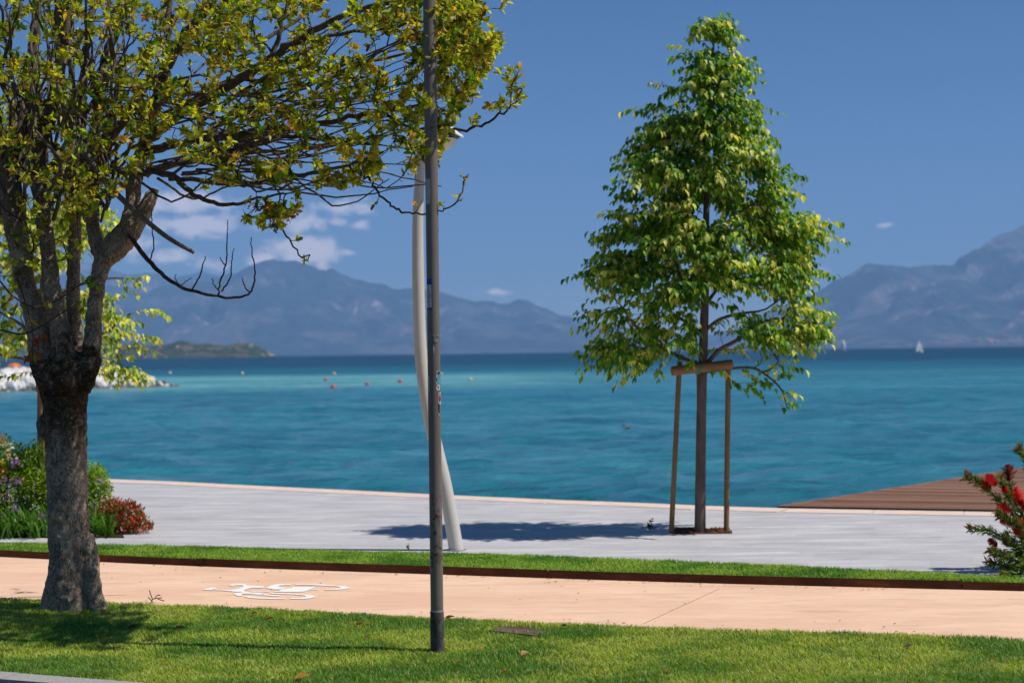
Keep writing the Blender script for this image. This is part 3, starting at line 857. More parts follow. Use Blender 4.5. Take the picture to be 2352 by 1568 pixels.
for row, (off, zf) in enumerate(((0.1, -0.05), (0.55, 0.3), (1.0, 0.62), (1.5, 0.9), (2.3, 1.08), (3.2, 1.1))):
    q = 0.2 if row == 0 else 0.6 + row * 0.75
    while q < L:
        hmax = np.interp(q, (0, 1.5, 4.5, 8, 30), (0.1, .55, 1.25, 1.3, 1.3))
        sz = rng.uniform(0.28, 0.55) * (0.8 if q < 3 else 1.0) * (0.75 if row == 0 else 1)
        c = jt[:2] + jd * q + jn * (off + rng.uniform(-.15, .15))
        wet = (row == 0 and rng.random() < 0.85) or (q < 2.4 and rng.random() < 0.5)
        me = rmesh[2 * int(rng.integers(7)) + (1 if wet else 0)]
        o = bpy.data.objects.new('rock', me); COL.objects.link(o); o.parent = jetty
        o.location = Vector((float(c[0]), float(c[1]), WATER + hmax * zf + rng.uniform(-.08, .1))) - jetty.location
        o.rotation_euler = tuple(rng.uniform(0, 6.28, 3)); o.scale = tuple(sz * rng.uniform(0.75, 1.3, 3))
        q += sz * rng.uniform(1.1, 1.6); cnt += 1

# bathers' things on the jetty
pb = P(33, 862, jt[1] + 0.2 - 12 + 4)
dj = float(pb[1])
base = P(33, 866, dj); topz = P(33, 833, dj)[2]
par = empty('parasol', base, 'bright orange beach parasol on the white rock jetty', 'parasol')
mb = MB(); mb.tube([base, (base[0], base[1], topz)], 0.03, 6); mb.build('pole', M['metal'], par)
mb = MB(); R_ = 0.62; n = 10
V = [(base[0], base[1], topz)] + [(base[0] + R_ * .6 * math.cos(a), base[1] + R_ * .6 * math.sin(a), topz - .09) for a in np.linspace(0, 2 * math.pi, n, endpoint=False)] + [(base[0] + R_ * math.cos(a), base[1] + R_ * math.sin(a), topz - .3) for a in np.linspace(0, 2 * math.pi, n, endpoint=False)]
F = [(0, 1 + i, 1 + (i + 1) % n) for i in range(n)] + [(1 + i, 1 + n + i, 1 + n + (i + 1) % n, 1 + (i + 1) % n) for i in range(n)]
mb.add(V, F); mb.build('canopy', M['orange'], par)
for (px, mt, lab) in ((43, 'teal', 'turquoise folding beach chair beside the orange parasol'), (55, 'teal', 'turquoise and white beach chair further along the rock jetty'), (66, 'orange', 'small orange beach chair next to the old tree trunk')):
    b = P(px, 866, dj + 0.3); e = empty('beach_chair', b, lab, 'chair', 'beach chairs on the jetty')
    h = 0.62 if mt == 'teal' else 0.42
    mb = MB(); mb.box((b[0], b[1], b[2] + .25), (.42, .42, .05)); mb.build('seat', M[mt], e)
    mb = MB(); mb.box((b[0] + .1, b[1] + .2, b[2] + .25 + h * .5), (.42, .05, h)); mb.build('backrest', M[mt], e)
    for sxx in (-.18, .18):
        for syy in (-.18, .18):
            mb = MB(); mb.tube([(b[0] + sxx, b[1] + syy, b[2] - .05), (b[0] + sxx, b[1] + syy, b[2] + .225)], 0.02, 5); mb.build('leg', M['metal'], e)

# ------------------------------------------------------------------ buoys, boats, duck
def buoy(x, y, rpx, mat, label, group):
    p = G(x, y + rpx * 0.7, WATER); r = rpx * p[1] / FPX
    e = empty('buoy', p, label, 'buoy', group)
    mb = MB(); mb.blob((p[0], p[1], p[2] + r * .55), (r, r, r), 14, 9); mb.build('float', M[mat], e, True)
    mb = MB(); mb.tube([(p[0], p[1], p[2] + r * 1.5), (p[0], p[1], p[2] + r * 1.75)], r * .16, 6); mb.build('eyelet', M['metal'], e)
RB = [(748, 871, 4.5, 'red buoy farthest from shore, left of the others'), (765, 888, 6, 'nearest and largest red buoy on the pale shallows'), (844, 882, 5.5, 'red buoy in the middle of the row'), (919, 875, 5.2, 'red buoy closest to the curved white lamp post')]
for x, y, r, lab in RB: buoy(x, y, r, 'buoy_red', lab, 'red buoys on the shallows')
YB = [(390, 856, 4, 'cream buoy just off the tip of the rock jetty'), (556, 857, 4, 'cream buoy midway between jetty and red buoys'), (767, 858, 4.2, 'cream buoy directly beyond the nearest red buoy'), (1080, 871, 4.6, 'cream buoy between the dark post and the young tree'), (1013, 858, 3.6, 'cream buoy just peeking out beside the dark post')]
for x, y, r, lab in YB: buoy(x, y, r, 'buoy_cream', lab, 'cream buoys further out')

def sailboat(x, yb, ytop, label, spin):
    dep = 760.0 if not spin else 1500.0
    b = P(x, yb, dep); k = (P(x, ytop, dep)[2] - b[2]); z0 = WATER
    e = empty('sailboat', (b[0], dep, z0), label, 'sailboat', 'sailboats near the far shore')
    c = np.array((b[0], dep, z0)); H = k + (b[2] - z0) if not spin else k * 1.1
    if spin: c[2] = z0; H = P(x, ytop, dep)[2] - z0
    L = H * 0.78
    e.rotation_euler.z = 0.45
    mb = MB()
    st = [(-.5, .10, .09), (-.25, .14, .075), (.1, .13, .07), (.35, .07, .08), (.5, .005, .10)]
    V = []
    for (t, wd, fz) in st:
        V += [(c[0] + t * L, c[1] - wd * L, z0 + fz * L), (c[0] + t * L, c[1] - wd * L * .4, z0 - .04 * L), (c[0] + t * L, c[1] + wd * L * .4, z0 - .04 * L), (c[0] + t * L, c[1] + wd * L, z0 + fz * L)]
    F = [(i * 4 + j, i * 4 + j + 1, i * 4 + 4 + j + 1, i * 4 + 4 + j) for i in range(4) for j in range(3)] + [(i * 4 + 3, i * 4, i * 4 + 4, i * 4 + 7) for i in range(4)] + [(0, 1, 2, 3), (19, 18, 17, 16)]
    mb.add(V, F); mb.build('hull', M['hull'], e)
    lean = -0.10 if spin else 0.0
    mt = c + np.array((lean * H + .05 * L, 0, H)); ms = c + np.array((.05 * L, 0, .07 * L))
    mb = MB(); mb.tube([ms, mt], H * .008, 6); mb.build('mast', M['metal'], e)
    def sail(pts, bulge, name):
        p = np.array(pts, dtype=float); N = 6; V = []
        for i in range(N + 1):
            for j in range(N + 1):
                u_, v_ = i / N, j / N
                q = (p[0] * (1 - u_) + p[1] * u_) * (1 - v_) + p[2] * v_
                q = q + np.array((0, -bulge, 0)) * math.sin(math.pi * u_) * (1 - v_) * 1.0 + np.array((0, -bulge * .5, 0)) * math.sin(math.pi * v_)
                V.append(q)
        F = [(i * (N + 1) + j, (i + 1) * (N + 1) + j, (i + 1) * (N + 1) + j + 1, i * (N + 1) + j + 1) for i in range(N) for j in range(N)]
        put(name, mesh_np(name, np.array(V), F, M['sail'], smooth=True), e)
    if spin:
        p0 = ms + np.array((.10 * L, -.1, H * .12)); p1 = ms + np.array((.60 * L, -.1, H * .10))
        N = 8; V = []
        for i in range(N + 1):
            for j in range(N + 1):
                u_, v_ = i / N, j / N
                wdt = math.sin(math.pi * (0.12 + 0.86 * v_)) ** .7
                q = ms + np.array((lean * H * v_ + .18 * L + (u_ - .5) * .5 * L * wdt, -H * .12 * math.sin(math.pi * u_) * wdt, H * (.06 + .94 * v_)))
                V.append(q)
        F = [(i * (N + 1) + j, (i + 1) * (N + 1) + j, (i + 1) * (N + 1) + j + 1, i * (N + 1) + j + 1) for i in range(N) for j in range(N)]
        put('spinnaker', mesh_np('spinnaker', np.array(V), F, M['sail'], smooth=True), e)
    else:
        sail([ms + np.array((-.03 * L, 0, H * .06)), ms + np.array((-.50 * L, 0, H * .06)), mt], H * .05, 'mainsail')
        sail([ms + np.array((.03 * L, 0, H * .04)), ms + np.array((.44 * L, 0, H * .02)), ms * .12 + mt * .88], H * .05, 'jib')
sailboat(2111, 811, 780, 'sailboat with white mainsail and jib up, the larger one', False)
sailboat(1935, 803, 781, 'smaller distant boat under one leaning rounded white sail', True)

DUCKZ = WATER + 0.16
dk = G(1440, 984, DUCKZ); sc_ = 16 * dk[1] / FPX / 0.5
duck = empty('duck', (dk[0], dk[1], DUCKZ), 'brown duck floating alone on the lake left of the young tree', 'duck')
mb = MB()
mb.blob((dk[0], dk[1], DUCKZ + .07 * sc_), (.25 * sc_, .11 * sc_, .10 * sc_), 14, 8)
mb.blob((dk[0] + .22 * sc_, dk[1], DUCKZ + .10 * sc_), (.10 * sc_, .06 * sc_, .05 * sc_), 10, 6)
mb.tube([(dk[0] - .17 * sc_, dk[1], DUCKZ + .10 * sc_), (dk[0] - .20 * sc_, dk[1], DUCKZ + .24 * sc_)], [.06 * sc_, .045 * sc_], 10)
mb.blob((dk[0] - .22 * sc_, dk[1], DUCKZ + .27 * sc_), (.075 * sc_, .06 * sc_, .06 * sc_), 10, 7)
mb.build('body', M['duck_brown'], duck, True)
mb = MB(); mb.box((dk[0] - .32 * sc_, dk[1], DUCKZ + .26 * sc_), (.08 * sc_, .04 * sc_, .02 * sc_)); mb.build('bill', M['duck_bill'], duck)
mb = MB(); mb.blob((dk[0] - .13 * sc_, dk[1] - .03 * sc_, DUCKZ + .06 * sc_), (.11 * sc_, .09 * sc_, .085 * sc_), 10, 6); mb.build('breast', M['duck_head'], duck, True)

# ------------------------------------------------------------------ timber deck over the water
A = G(1792, 1163, 0.0)[:2]; Bp = G(2352, 1075, 0.0)[:2]
qd = (G(2287, 1172.5)[:2] - G(1746, 1163)[:2]); qd /= np.linalg.norm(qd); qn = np.array((-qd[1], qd[0]))
if qn[1] < 0: qn = -qn
deck = empty('timber_deck', (A[0], A[1], 0), 'brown timber deck of long planks built over the water', 'deck')
ab = Bp - A; pw = 0.14; gap = 0.008
q0 = np.dot(A, qn); 
Aq = A + qn * 0.03
npl = int(np.dot(ab, qn) * 1.45 / pw)
right_end = np.dot(A, qd) + 8.5
for k in range(npl):
    n0 = k * pw; n1 = n0 + pw - gap
    s0 = n0 / np.dot(ab, qn); s1 = n1 / np.dot(ab, qn)
    a0 = Aq + ab * s0; a1 = Aq + ab * s1
    along0 = np.dot(a0, qd); along1 = np.dot(a1, qd)
    cuts = [0.0] ; off = rng.uniform(1.5, 4.0); c = max(along0, along1) + off
    starts = [None]
    while c < right_end - 0.6: starts.append(c); c += 4.0
    for i, st in enumerate(starts):
        en = starts[i + 1] - 0.006 if i + 1 < len(starts) else right_end
        b0 = a0 if st is None else a0 + qd * (st - along0); b1 = a1 if st is None else a1 + qd * (st - along1)
        e0 = a0 + qd * (en - along0); e1 = a1 + qd * (en - along1)
        z = 0.008 + rng.uniform(-.003, .003)
        mb = MB(); mb.prism([b0, e0, e1, b1], -0.025, z); mb.build('plank', M['deck'], deck)
mb = MB(); d = ab * 1.45; nrm = np.array((-ab[1], ab[0])); nrm /= np.linalg.norm(nrm)
mb.prism([Aq, Aq + d, Aq + d + nrm * 0.045, Aq + nrm * 0.045], -0.22, 0.004); mb.build('edge_beam', simple('deck_beam', (0.30, 0.17, 0.105), None, 8), deck)
for k in range(1, 5):
    c = Aq + ab * (0.3 * k) - nrm * 0.3
    mb = MB(); mb.tube([(c[0], c[1], -1.5), (c[0], c[1], -0.03)], 0.09, 10); mb.build('pile', M['stake'], deck)

# ------------------------------------------------------------------ haze: even air round the whole place
m, s, o = mat_new('haze_air')
pvn = s.n('ShaderNodeVolumePrincipled')
pvn.inputs['Color'].default_value = (0.34, 0.60, 1.0, 1)
pvn.inputs['Density'].default_value = 7.8e-5
pvn.inputs['Anisotropy'].default_value = 0.0
s.link(pvn.outputs[0], o.inputs['Volume'])
HAZE = m
mb = MB(); mb.box((0, 9000, 850 - 3.4), (36000, 22000, 1700))
hz_ = mb.build('haze', m); tag(hz_, kind='stuff', label='thin blue haze over the lake and mountains')
hz_.display_type = 'WIRE'
# ================================================================== THINGS
# ------------------------------------------------------------------ leaf meshes
def leaf_template(kind):
    """x along the blade (0..1), y half width, z up; returns verts, triangle faces"""
    if kind == 'laurel':      # obovate, folded along the midrib, tip curling down
        st = [(0.0, 0.015, 0), (0.28, 0.13, .035), (0.55, 0.205, .05), (0.80, 0.17, .02), (1.0, 0.0, -.06)]
    elif kind == 'linden':    # broad heart, hanging
        st = [(0.0, 0.10, 0), (0.15, 0.36, .03), (0.45, 0.42, .05), (0.75, 0.22, .02), (1.0, 0.0, -.05)]
    elif kind == 'small':
        st = [(0.0, 0.03, 0), (0.5, 0.22, .03), (1.0, 0.0, -.03)]
    else:                     # narrow
        st = [(0.0, 0.03, 0), (0.45, 0.075, .01), (1.0, 0.0, -.02)]
    V, F = [], []
    for i, (x, wd, z) in enumerate(st):
        last = i == len(st) - 1
        if last: V.append((x, 0, z))
        else: V += [(x, -wd, z + wd * .35), (x, 0, z), (x, wd, z + wd * .35)]
    n = len(st)
    for i in range(n - 2):
        a, b = 3 * i, 3 * i + 3
        F += [(a, a + 1, b + 1), (a, b + 1, b), (a + 1, a + 2, b + 2), (a + 1, b + 2, b + 1)]
    a = 3 * (n - 2); t = 3 * (n - 1)
    F += [(a, a + 1, t), (a + 1, a + 2, t)]
    return np.array(V, dtype=float), np.array(F)

def norm(v):
    v = np.asarray(v, dtype=float)
    return v / (np.linalg.norm(v, axis=-1, keepdims=True) + 1e-12)

def leaves_vf(kind, org, dirs, ups, size, wid=None):
    """many leaves -> V, F.  org, dirs, ups (n,3), size (n,)"""
    T, F = leaf_template(kind)
    d = norm(dirs); n_ = norm(ups - d * np.sum(ups * d, 1)[:, None]); b = np.cross(n_, d)
    w_ = size if wid is None else wid
    V = (org[:, None] + T[None, :, 0:1] * (d * size[:, None])[:, None] + T[None, :, 1:2] * (b * w_[:, None])[:, None] + T[None, :, 2:3] * (n_ * size[:, None])[:, None])
    k = len(T)
    FF = (np.arange(len(org))[:, None, None] * k + F[None]).reshape(-1, 3)
    return V.reshape(-1, 3), FF, k

# ------------------------------------------------------------------ branch growing
class Skel:
    def __init__(s): s.p = []; s.par = []; s.dir = []; s.fix = []
    def limb(s, pts, rads, parent=-1):
        for i, q in enumerate(pts):
            s.p.append(np.asarray(q, dtype=float)); s.par.append(parent if i == 0 else len(s.p) - 2)
            j0, j1 = max(0, i - 1), min(len(pts) - 1, i + 1)
            s.dir.append(norm(pts[j1] - pts[j0])); s.fix.append(float(rads[i]))
    def grow(s, targets, r, step=0.12, down=0.6, bow=0.35, jit=0.03, maxfix=1e9):
        """join each target to the nearest suitable node by a curved twig; returns node index of each tip"""
        cap = len(s.p) + len(targets) * 40
        PP = np.zeros((cap, 3)); DD = np.zeros((cap, 3)); FX = np.zeros(cap); n0 = len(s.p)
        PP[:n0] = s.p; DD[:n0] = s.dir; FX[:n0] = s.fix
        tg = np.array(targets)
        d0 = np.array([np.min(np.sum((PP[:n0] - t) ** 2, axis=1)) for t in tg])
        tips = [0] * len(targets)
        for k in np.argsort(d0):
            t = tg[k]; n = n0
            v = t - PP[:n]; L = np.sqrt(np.einsum('ij,ij->i', v, v)) + 1e-9
            cosd = np.einsum('ij,ij->i', v, DD[:n]) / L
            cost = L * (1 + down * np.maximum(0, -v[:, 2] / L)) * (1.25 - 0.35 * cosd)
            cost = np.where(FX[:n] > maxfix, cost * 1.6, cost)
            j = int(np.argmin(cost)); a = PP[j].copy(); L = L[j]
            ctrl = a + norm(norm(v[j]) * 0.6 + DD[j] * 0.6) * L * 0.5 + r.normal(0, 0.06, 3) * L
            m = min(36, max(2, int(L / step) + 1)); prev = j
            u_ = np.arange(1, m + 1)[:, None] / m
            q = a * (1 - u_) ** 2 + ctrl * 2 * u_ * (1 - u_) + t * u_ * u_
            q[:-1] += r.normal(0, jit * step, (m - 1, 3))
            dq = norm(np.diff(np.vstack([a, q]), axis=0))
            PP[n:n + m] = q; DD[n:n + m] = dq
            for i in range(m):
                s.par.append(prev); prev = n + i
            n0 = n + m; tips[k] = prev
        s.fix += [0.0] * (n0 - len(s.fix)); s.p = list(PP[:n0]); s.dir = list(DD[:n0])
        return tips
    def radii(s, tip=0.0017, e=2.3):
        n = len(s.p); acc = np.zeros(n); ch = np.zeros(n, int)
        rad = np.zeros(n)
        for i in range(n - 1, -1, -1):
            r_ = s.fix[i] if s.fix[i] > 0 else max(tip, acc[i] ** (1 / e) if acc[i] > 0 else tip)
            rad[i] = r_
            if s.par[i] >= 0: acc[s.par[i]] += r_ ** e
        for i in range(n):
            if s.fix[i] == 0 and s.par[i] >= 0: rad[i] = min(rad[i], rad[s.par[i]] * 0.95)
        return rad
    def twigs_mesh(s, rad, name, mat, sides=4):
        n = len(s.p); kids = [[] for _ in range(n)]
        for i in range(n):
            if s.par[i] >= 0 and s.fix[i] == 0: kids[s.par[i]].append(i)
        starts = [(i, s.par[i]) for i in range(n) if s.fix[i] == 0 and s.par[i] >= 0 and (s.fix[s.par[i]] > 0)]
        Vs, Fs, off = [], [], 0
        stack = list(starts)
        while stack:
            i, p = stack.pop()
            chain = [p, i]
            while True:
                k = kids[chain[-1]]
                if not k: break
                k = sorted(k, key=lambda c: -rad[c]); 
                for c in k[1:]: stack.append((c, chain[-1]))
                chain.append(k[0])
            pts = np.array([s.p[c] for c in chain]); rr = np.array([rad[c] for c in chain]); rr[0] = min(rr[0], rr[1] * 1.15)
            V, F = tube_vf(pts, rr, 6 if rr[1] > 0.008 else sides, False)
            Vs.append(V); Fs.append(np.array(F) + off); off += len(V)
        return mesh_np(name, np.vstack(Vs), np.vstack(Fs), mat, smooth=True)

def pick(colors, weights, n, r, var=0.18):
    c = np.array(colors)[r.choice(len(colors), n, p=np.array(weights) / sum(weights))]
    return c * (1 + r.normal(0, var, (n, 1))).clip(0.5, 1.6) * (1 + r.normal(0, 0.06, (n, 3)))

# ------------------------------------------------------------------ the old many-stemmed tree
def old_tree():
    r = np.random.default_rng(3)
    z0 = TREE_B[1]
    tree = empty('laurel_tree', (TREE_B[0], z0, 0.0), 'gnarled grey many-stemmed evergreen tree with yellowing leaves beside the cycle path', 'tree')
    def pts(L):
        return np.array([P(x, y, z0 + dz) for (x, y, w_, dz) in L]), np.array([w_ / 2.0 * (z0 + dz) / FPX for (x, y, w_, dz) in L])
    def limb_curve(L, per=5):
        p, q = pts(L); c = catmull(np.c_[p, q], per)
        return c[:, :3], np.maximum(c[:, 3], 0.0015)
    # trunk: fused tubes, remeshed into one skin
    mb = MB()
    trunk = [[(166, 1432, 138, 0), (166, 1405, 116, 0), (164, 1385, 105, 0), (162, 1350, 100, 0), (161, 1300, 97, 0), (159, 1240, 95, 0), (157, 1180, 94, 0), (154, 1100, 93, 0), (152, 1030, 95, 0), (150, 975, 98, 0), (149, 930, 102, 0), (148, 902, 110, 0), (147, 880, 120, 0), (147, 858, 124, 0), (150, 835, 108, 0), (152, 805, 76, 0)],
             [(205, 1225, 22, -.03), (208, 1270, 34, -.04), (212, 1330, 38, -.05), (219, 1380, 42, -.06), (228, 1412, 50, -.07)],       # buttress root
             [(128, 1300, 30, -.04), (116, 1370, 38, -.05), (108, 1412, 44, -.06)],
             [(170, 1340, 36, -.09), (172, 1400, 44, -.12), (176, 1425, 54, -.14)],
             [(118, 1010, 26, -.02), (104, 990, 34, -.02), (98, 972, 30, -.02), (101, 958, 20, -.02)],                                 # burl
             [(128, 905, 44, .02), (108, 860, 62, .02), (96, 805, 60, .03), (88, 752, 58, .04), (80, 715, 55, .05), (67, 680, 50, .06), (56, 645, 47, .06), (48, 590, 48, .05), (38, 530, 52, .03), (25, 470, 54, 0), (8, 410, 52, 0), (-10, 340, 48, -.02), (-24, 280, 44, -.04)],
             [(152, 880, 44, -.06), (147, 825, 52, -.06), (140, 770, 46, -.05), (129, 710, 42, -.04), (118, 655, 41, -.02), (112, 590, 37, 0), (104, 530, 36, .02), (92, 460, 34, .04), (80, 400, 32, .05)],
             [(172, 840, 44, .12), (170, 770, 36, .14), (168, 700, 33, .16), (168, 640, 31, .17), (171, 580, 30, .18), (172, 520, 29, .19), (170, 470, 28, .2)],
             [(188, 900, 40, -.05), (202, 850, 50, -.06), (212, 795, 43, -.06), (215, 740, 39, -.06), (220, 690, 37, -.06), (226, 640, 37, -.05), (238, 602, 44, -.04), (257, 575, 60, -.03), (281, 548, 62, -.03), (304, 518, 56, -.04), (328, 486, 40, -.05), (346, 454, 30, -.06), (353, 440, 22, -.06)],
             [(285, 540, 42, -.03), (300, 490, 37, .02), (308, 430, 33, .05), (322, 360, 31, .08), (338, 300, 29, .08)],
             [(238, 600, 40, -.03), (222, 560, 34, .05), (212, 500, 30, .1), (208, 440, 27, .12)]]
    for L in trunk:
        c, q = limb_curve(L, 6)
        mb.tube(c, q, 14)
    for (x, y, rr, dz) in ((140, 1165, 9, -.155), (128, 1188, 14, -.13), (262, 575, 26, -.08), (300, 1000, 0, 0), (215, 1315, 12, -.09)):
        if rr:
            c = P(x, y, z0 + dz); q = rr * z0 / FPX; mb.blob(c, (q, q, q), 10, 7)
    tr = mb.build('trunk', M['bark'], tree)
    md = tr.modifiers.new('fuse', 'REMESH'); md.mode = 'VOXEL'; md.voxel_size = 0.011; md.use_smooth_shade = True
    md = tr.modifiers.new('soften', 'SMOOTH'); md.factor = 0.5; md.iterations = 4
    tx = bpy.data.textures.new('bark_lumps', 'CLOUDS'); tx.noise_scale = 0.05; tx.noise_depth = 4
    md = tr.modifiers.new('lumps', 'DISPLACE'); md.texture = tx; md.strength = 0.026; md.mid_level = 0.5; md.texture_coords = 'GLOBAL'
    mb = MB(); c = [P(352, 444, z0 - .06), P(356, 434, z0 - .062)]
    mb.tube(c, 0.030, 12); mb.build('cut_branch_end', M['cutwood'], tree)
    # limbs
    limbs = {
        'a': [(-8, 370, 58, 0), (-22, 250, 46, 0), (-40, 100, 38, -.1), (-60, -100, 30, -.1), (-90, -350, 20, 0)],
        'b': [(10, 440, 44, .05), (46, 300, 34, .15), (66, 200, 28, .2), (76, 120, 26, .25), (83, 50, 24, .25), (92, -60, 22, .3), (100, -300, 14, .4)],
        'c': [(84, 400, 36, .05), (100, 300, 30, 0), (128, 210, 26, -.05), (137, 123, 22, -.1), (134, 60, 19, -.12), (128, -80, 16, -.2), (120, -300, 10, -.3)],
        'd': [(208, 440, 30, .12), (216, 330, 27, .1), (226, 245, 26, .05), (220, 197, 25, 0), (190, 140, 24, -.05), (154, 105, 24, -.1), (148, 60, 22, -.12), (156, -20, 20, -.15), (170, -250, 12, -.2)],
        'e': [(168, 500, 32, .17), (182, 380, 26, .25), (190, 250, 22, .35), (198, 116, 18, .4), (208, 50, 17, .45), (222, -40, 15, .5), (240, -260, 9, .6)],
        'f': [(226, 245, 22, .05), (238, 160, 22, .15), (260, 88, 21, .2), (300, 0, 18, .25), (340, -120, 14, .3)],
        'g': [(338, 300, 34, .08), (350, 250, 32, .05), (372, 205, 31, .02), (380, 158, 27, -.02), (422, 88, 25, -.1), (482, 8, 22, -.2), (560, -100, 17, -.3), (640, -260, 10, -.4)],
        'h': [(222, 400, 26, .1), (246, 337, 23, 0), (299, 253, 23, -.05), (334, 197, 22, -.02), (366, 178, 20, .0)],
        'i': [(380, 175, 16, 0), (390, 110, 14, .1), (386, 50, 13, .2), (400, -60, 11, .3), (410, -200, 7, .4)],
        'j': [(330, 330, 26, .06), (370, 295, 25, -.05), (432, 250, 24, -.2), (527, 197, 22, -.4), (612, 142, 20, -.6), (657, 109, 18, -.7), (745, 56, 15, -.9), (850, 18, 12, -1.1), (960, -10, 9, -1.3), (1060, -60, 6, -1.5)],
        'k': [(628, 132, 13, -.6), (640, 80, 11, -.6), (655, 30, 9, -.6), (665, -40, 7, -.6)],
        'l': [(322, 360, 22, .08), (380, 335, 20, 0), (432, 327, 18, -.1), (520, 313, 17, -.25), (600, 303, 16, -.4), (657, 295, 14, -.5), (762, 278, 12, -.7), (868, 257, 10, -.9), (960, 240, 7, -1.1), (1030, 215, 5, -1.2)],
        'm': [(330, 400, 20, .05), (420, 372, 18, .1), (520, 350, 15, .1), (590, 330, 14, .0), (643, 314, 12, -.1), (740, 318, 10, -.3), (850, 330, 7, -.5)],
        'n': [(229, 390, 18, -.05), (306, 394, 17, -.12), (387, 400, 15, -.2), (425, 430, 13, -.25), (460, 455, 11, -.3), (520, 472, 9, -.4), (570, 462, 7, -.45), (650, 445, 5, -.5)],
        'o': [(387, 408, 13, -.15), (470, 418, 12, -.3), (560, 425, 11, -.45), (640, 410, 10, -.6), (720, 395, 9, -.7), (800, 380, 7, -.9), (880, 350, 5, -1.0)],
        'p': [(430, 366, 13, .1), (540, 345, 12, .2), (640, 350, 10, .25), (760, 335, 8, .3), (880, 312, 6, .3), (960, 290, 4, .3)],
        'q': [(700, 98, 10, -.8), (800, 76, 9, -.9), (900, 62, 8, -1.0), (1000, 40, 6, -1.2), (1080, 30, 4, -1.3)],
        'r': [(868, 257, 8, -.9), (960, 296, 7.5, -1.1), (1060, 299, 7, -1.2), (1110, 286, 6, -1.25), (1150, 262, 5, -1.3), (1182, 238, 4, -1.3), (1200, 205, 3, -1.3)],
        's': [(857, 416, 5.5, -.9), (878, 454, 5, -.95), (910, 478, 5, -1.0), (948, 488, 4.5, -1.35), (980, 489, 4.5, -1.72), (1018, 482, 4, -1.75), (1050, 461, 4, -1.75), (1064, 429, 3.5, -1.7), (1067, 411, 3, -1.7)],
        't': [(800, 380, 6, -.9), (830, 400, 5.5, -.9), (857, 416, 5, -.9)],
        'u': [(620, 470, 5, -.4), (652, 530, 4.5, -.4), (690, 590, 3.5, -.4), (712, 585, 3, -.4), (700, 600, 2.5, -.4)],
        'v': [(550, 180, 13, -.4), (600, 185, 12, -.4), (690, 160, 10, -.45), (790, 150, 9, -.5), (900, 130, 7, -.5), (1000, 110, 5, -.6)],
        'w': [(432, 240, 12, .1), (520, 160, 11, .4), (600, 100, 10, .6), (700, 30, 8, .8), (780, -60, 6, 1.0)],
    }
    sk = Skel()
    for L in trunk[5:]:
        c, q = limb_curve(L, 3); sk.limb(c, q)
    for k, L in limbs.items():
        c, q = limb_curve(L, 6)
        c = c + r.normal(0, 0.006, c.shape)
        mb = MB(); mb.tube(c, q, 9 if q[0] > 0.02 else 6)
        mb.build('limb', M['limb'] if q[0] > 0.012 else M['twig'], tree, True)
        sk.limb(c, q)
    # bare drooping branch and a snapped stick caught in the fork
    bare = [(296, 540, 11, -.12), (340, 597, 11, -.14), (385, 640, 9.5, -.16), (430, 664, 8.5, -.18), (500, 680, 7, -.2), (550, 683, 6, -.2), (578, 668, 5, -.2), (586, 630, 4, -.2), (580, 590, 3.2, -.2), (577, 545, 2.2, -.2)]
    sub = [[(440, 667, 4, -.18), (460, 630, 3.5, -.17), (471, 588, 2, -.16)], [(502, 680, 5, -.2), (505, 650, 4.5, -.2), (518, 610, 4, -.2), (522, 560, 3.2, -.2), (523, 505, 2, -.2)],
           [(508, 668, 4, -.2), (528, 640, 3.5, -.18), (532, 600, 3, -.16), (537, 570, 2, -.15)], [(572, 672, 3.5, -.2), (562, 655, 3, -.2), (556, 638, 2, -.2)],
           [(500, 665, 3, -.2), (492, 655, 2.6, -.2), (487, 640, 2, -.2)], [(415, 657, 3, -.18), (405, 645, 2.6, -.18), (402, 628, 2, -.18)], [(345, 600, 4, -.14), (352, 570, 3.5, -.13), (350, 520, 3, -.12), (346, 480, 2, -.1)],
           [(518, 610, 3, -.2), (510, 600, 2.6, -.2), (505, 590, 2, -.2)], [(415, 657, 2.6, -.18), (425, 648, 2.2, -.18), (440, 638, 1.6, -.18)]]
    mb = MB()
    for L in [bare] + sub:
        c, q = limb_curve(L, 6); c = c + r.normal(0, 0.0025, c.shape); mb.tube(c, q, 6)
    bb = mb.build('bare_branch', M['twig'], tree, True); bb['label'] = 'leafless drooping branch with upright twigs'
    mb = MB(); c, q = limb_curve([(162, 276, 12, -.55), (185, 330, 13, -.55), (211, 373, 14, -.55), (246, 422, 14, -.55), (299, 475, 13, -.5), (352, 520, 12, -.45), (394, 551, 11, -.42), (446, 580, 9, -.4)], 5)
    mb.tube(c, q, 7); sb = mb.build('snapped_stick', M['deadwood'], tree, True); sb['label'] = 'snapped grey stick hanging from the fork'

    # many long thin branches fanning out from the fork
    mb = MB()
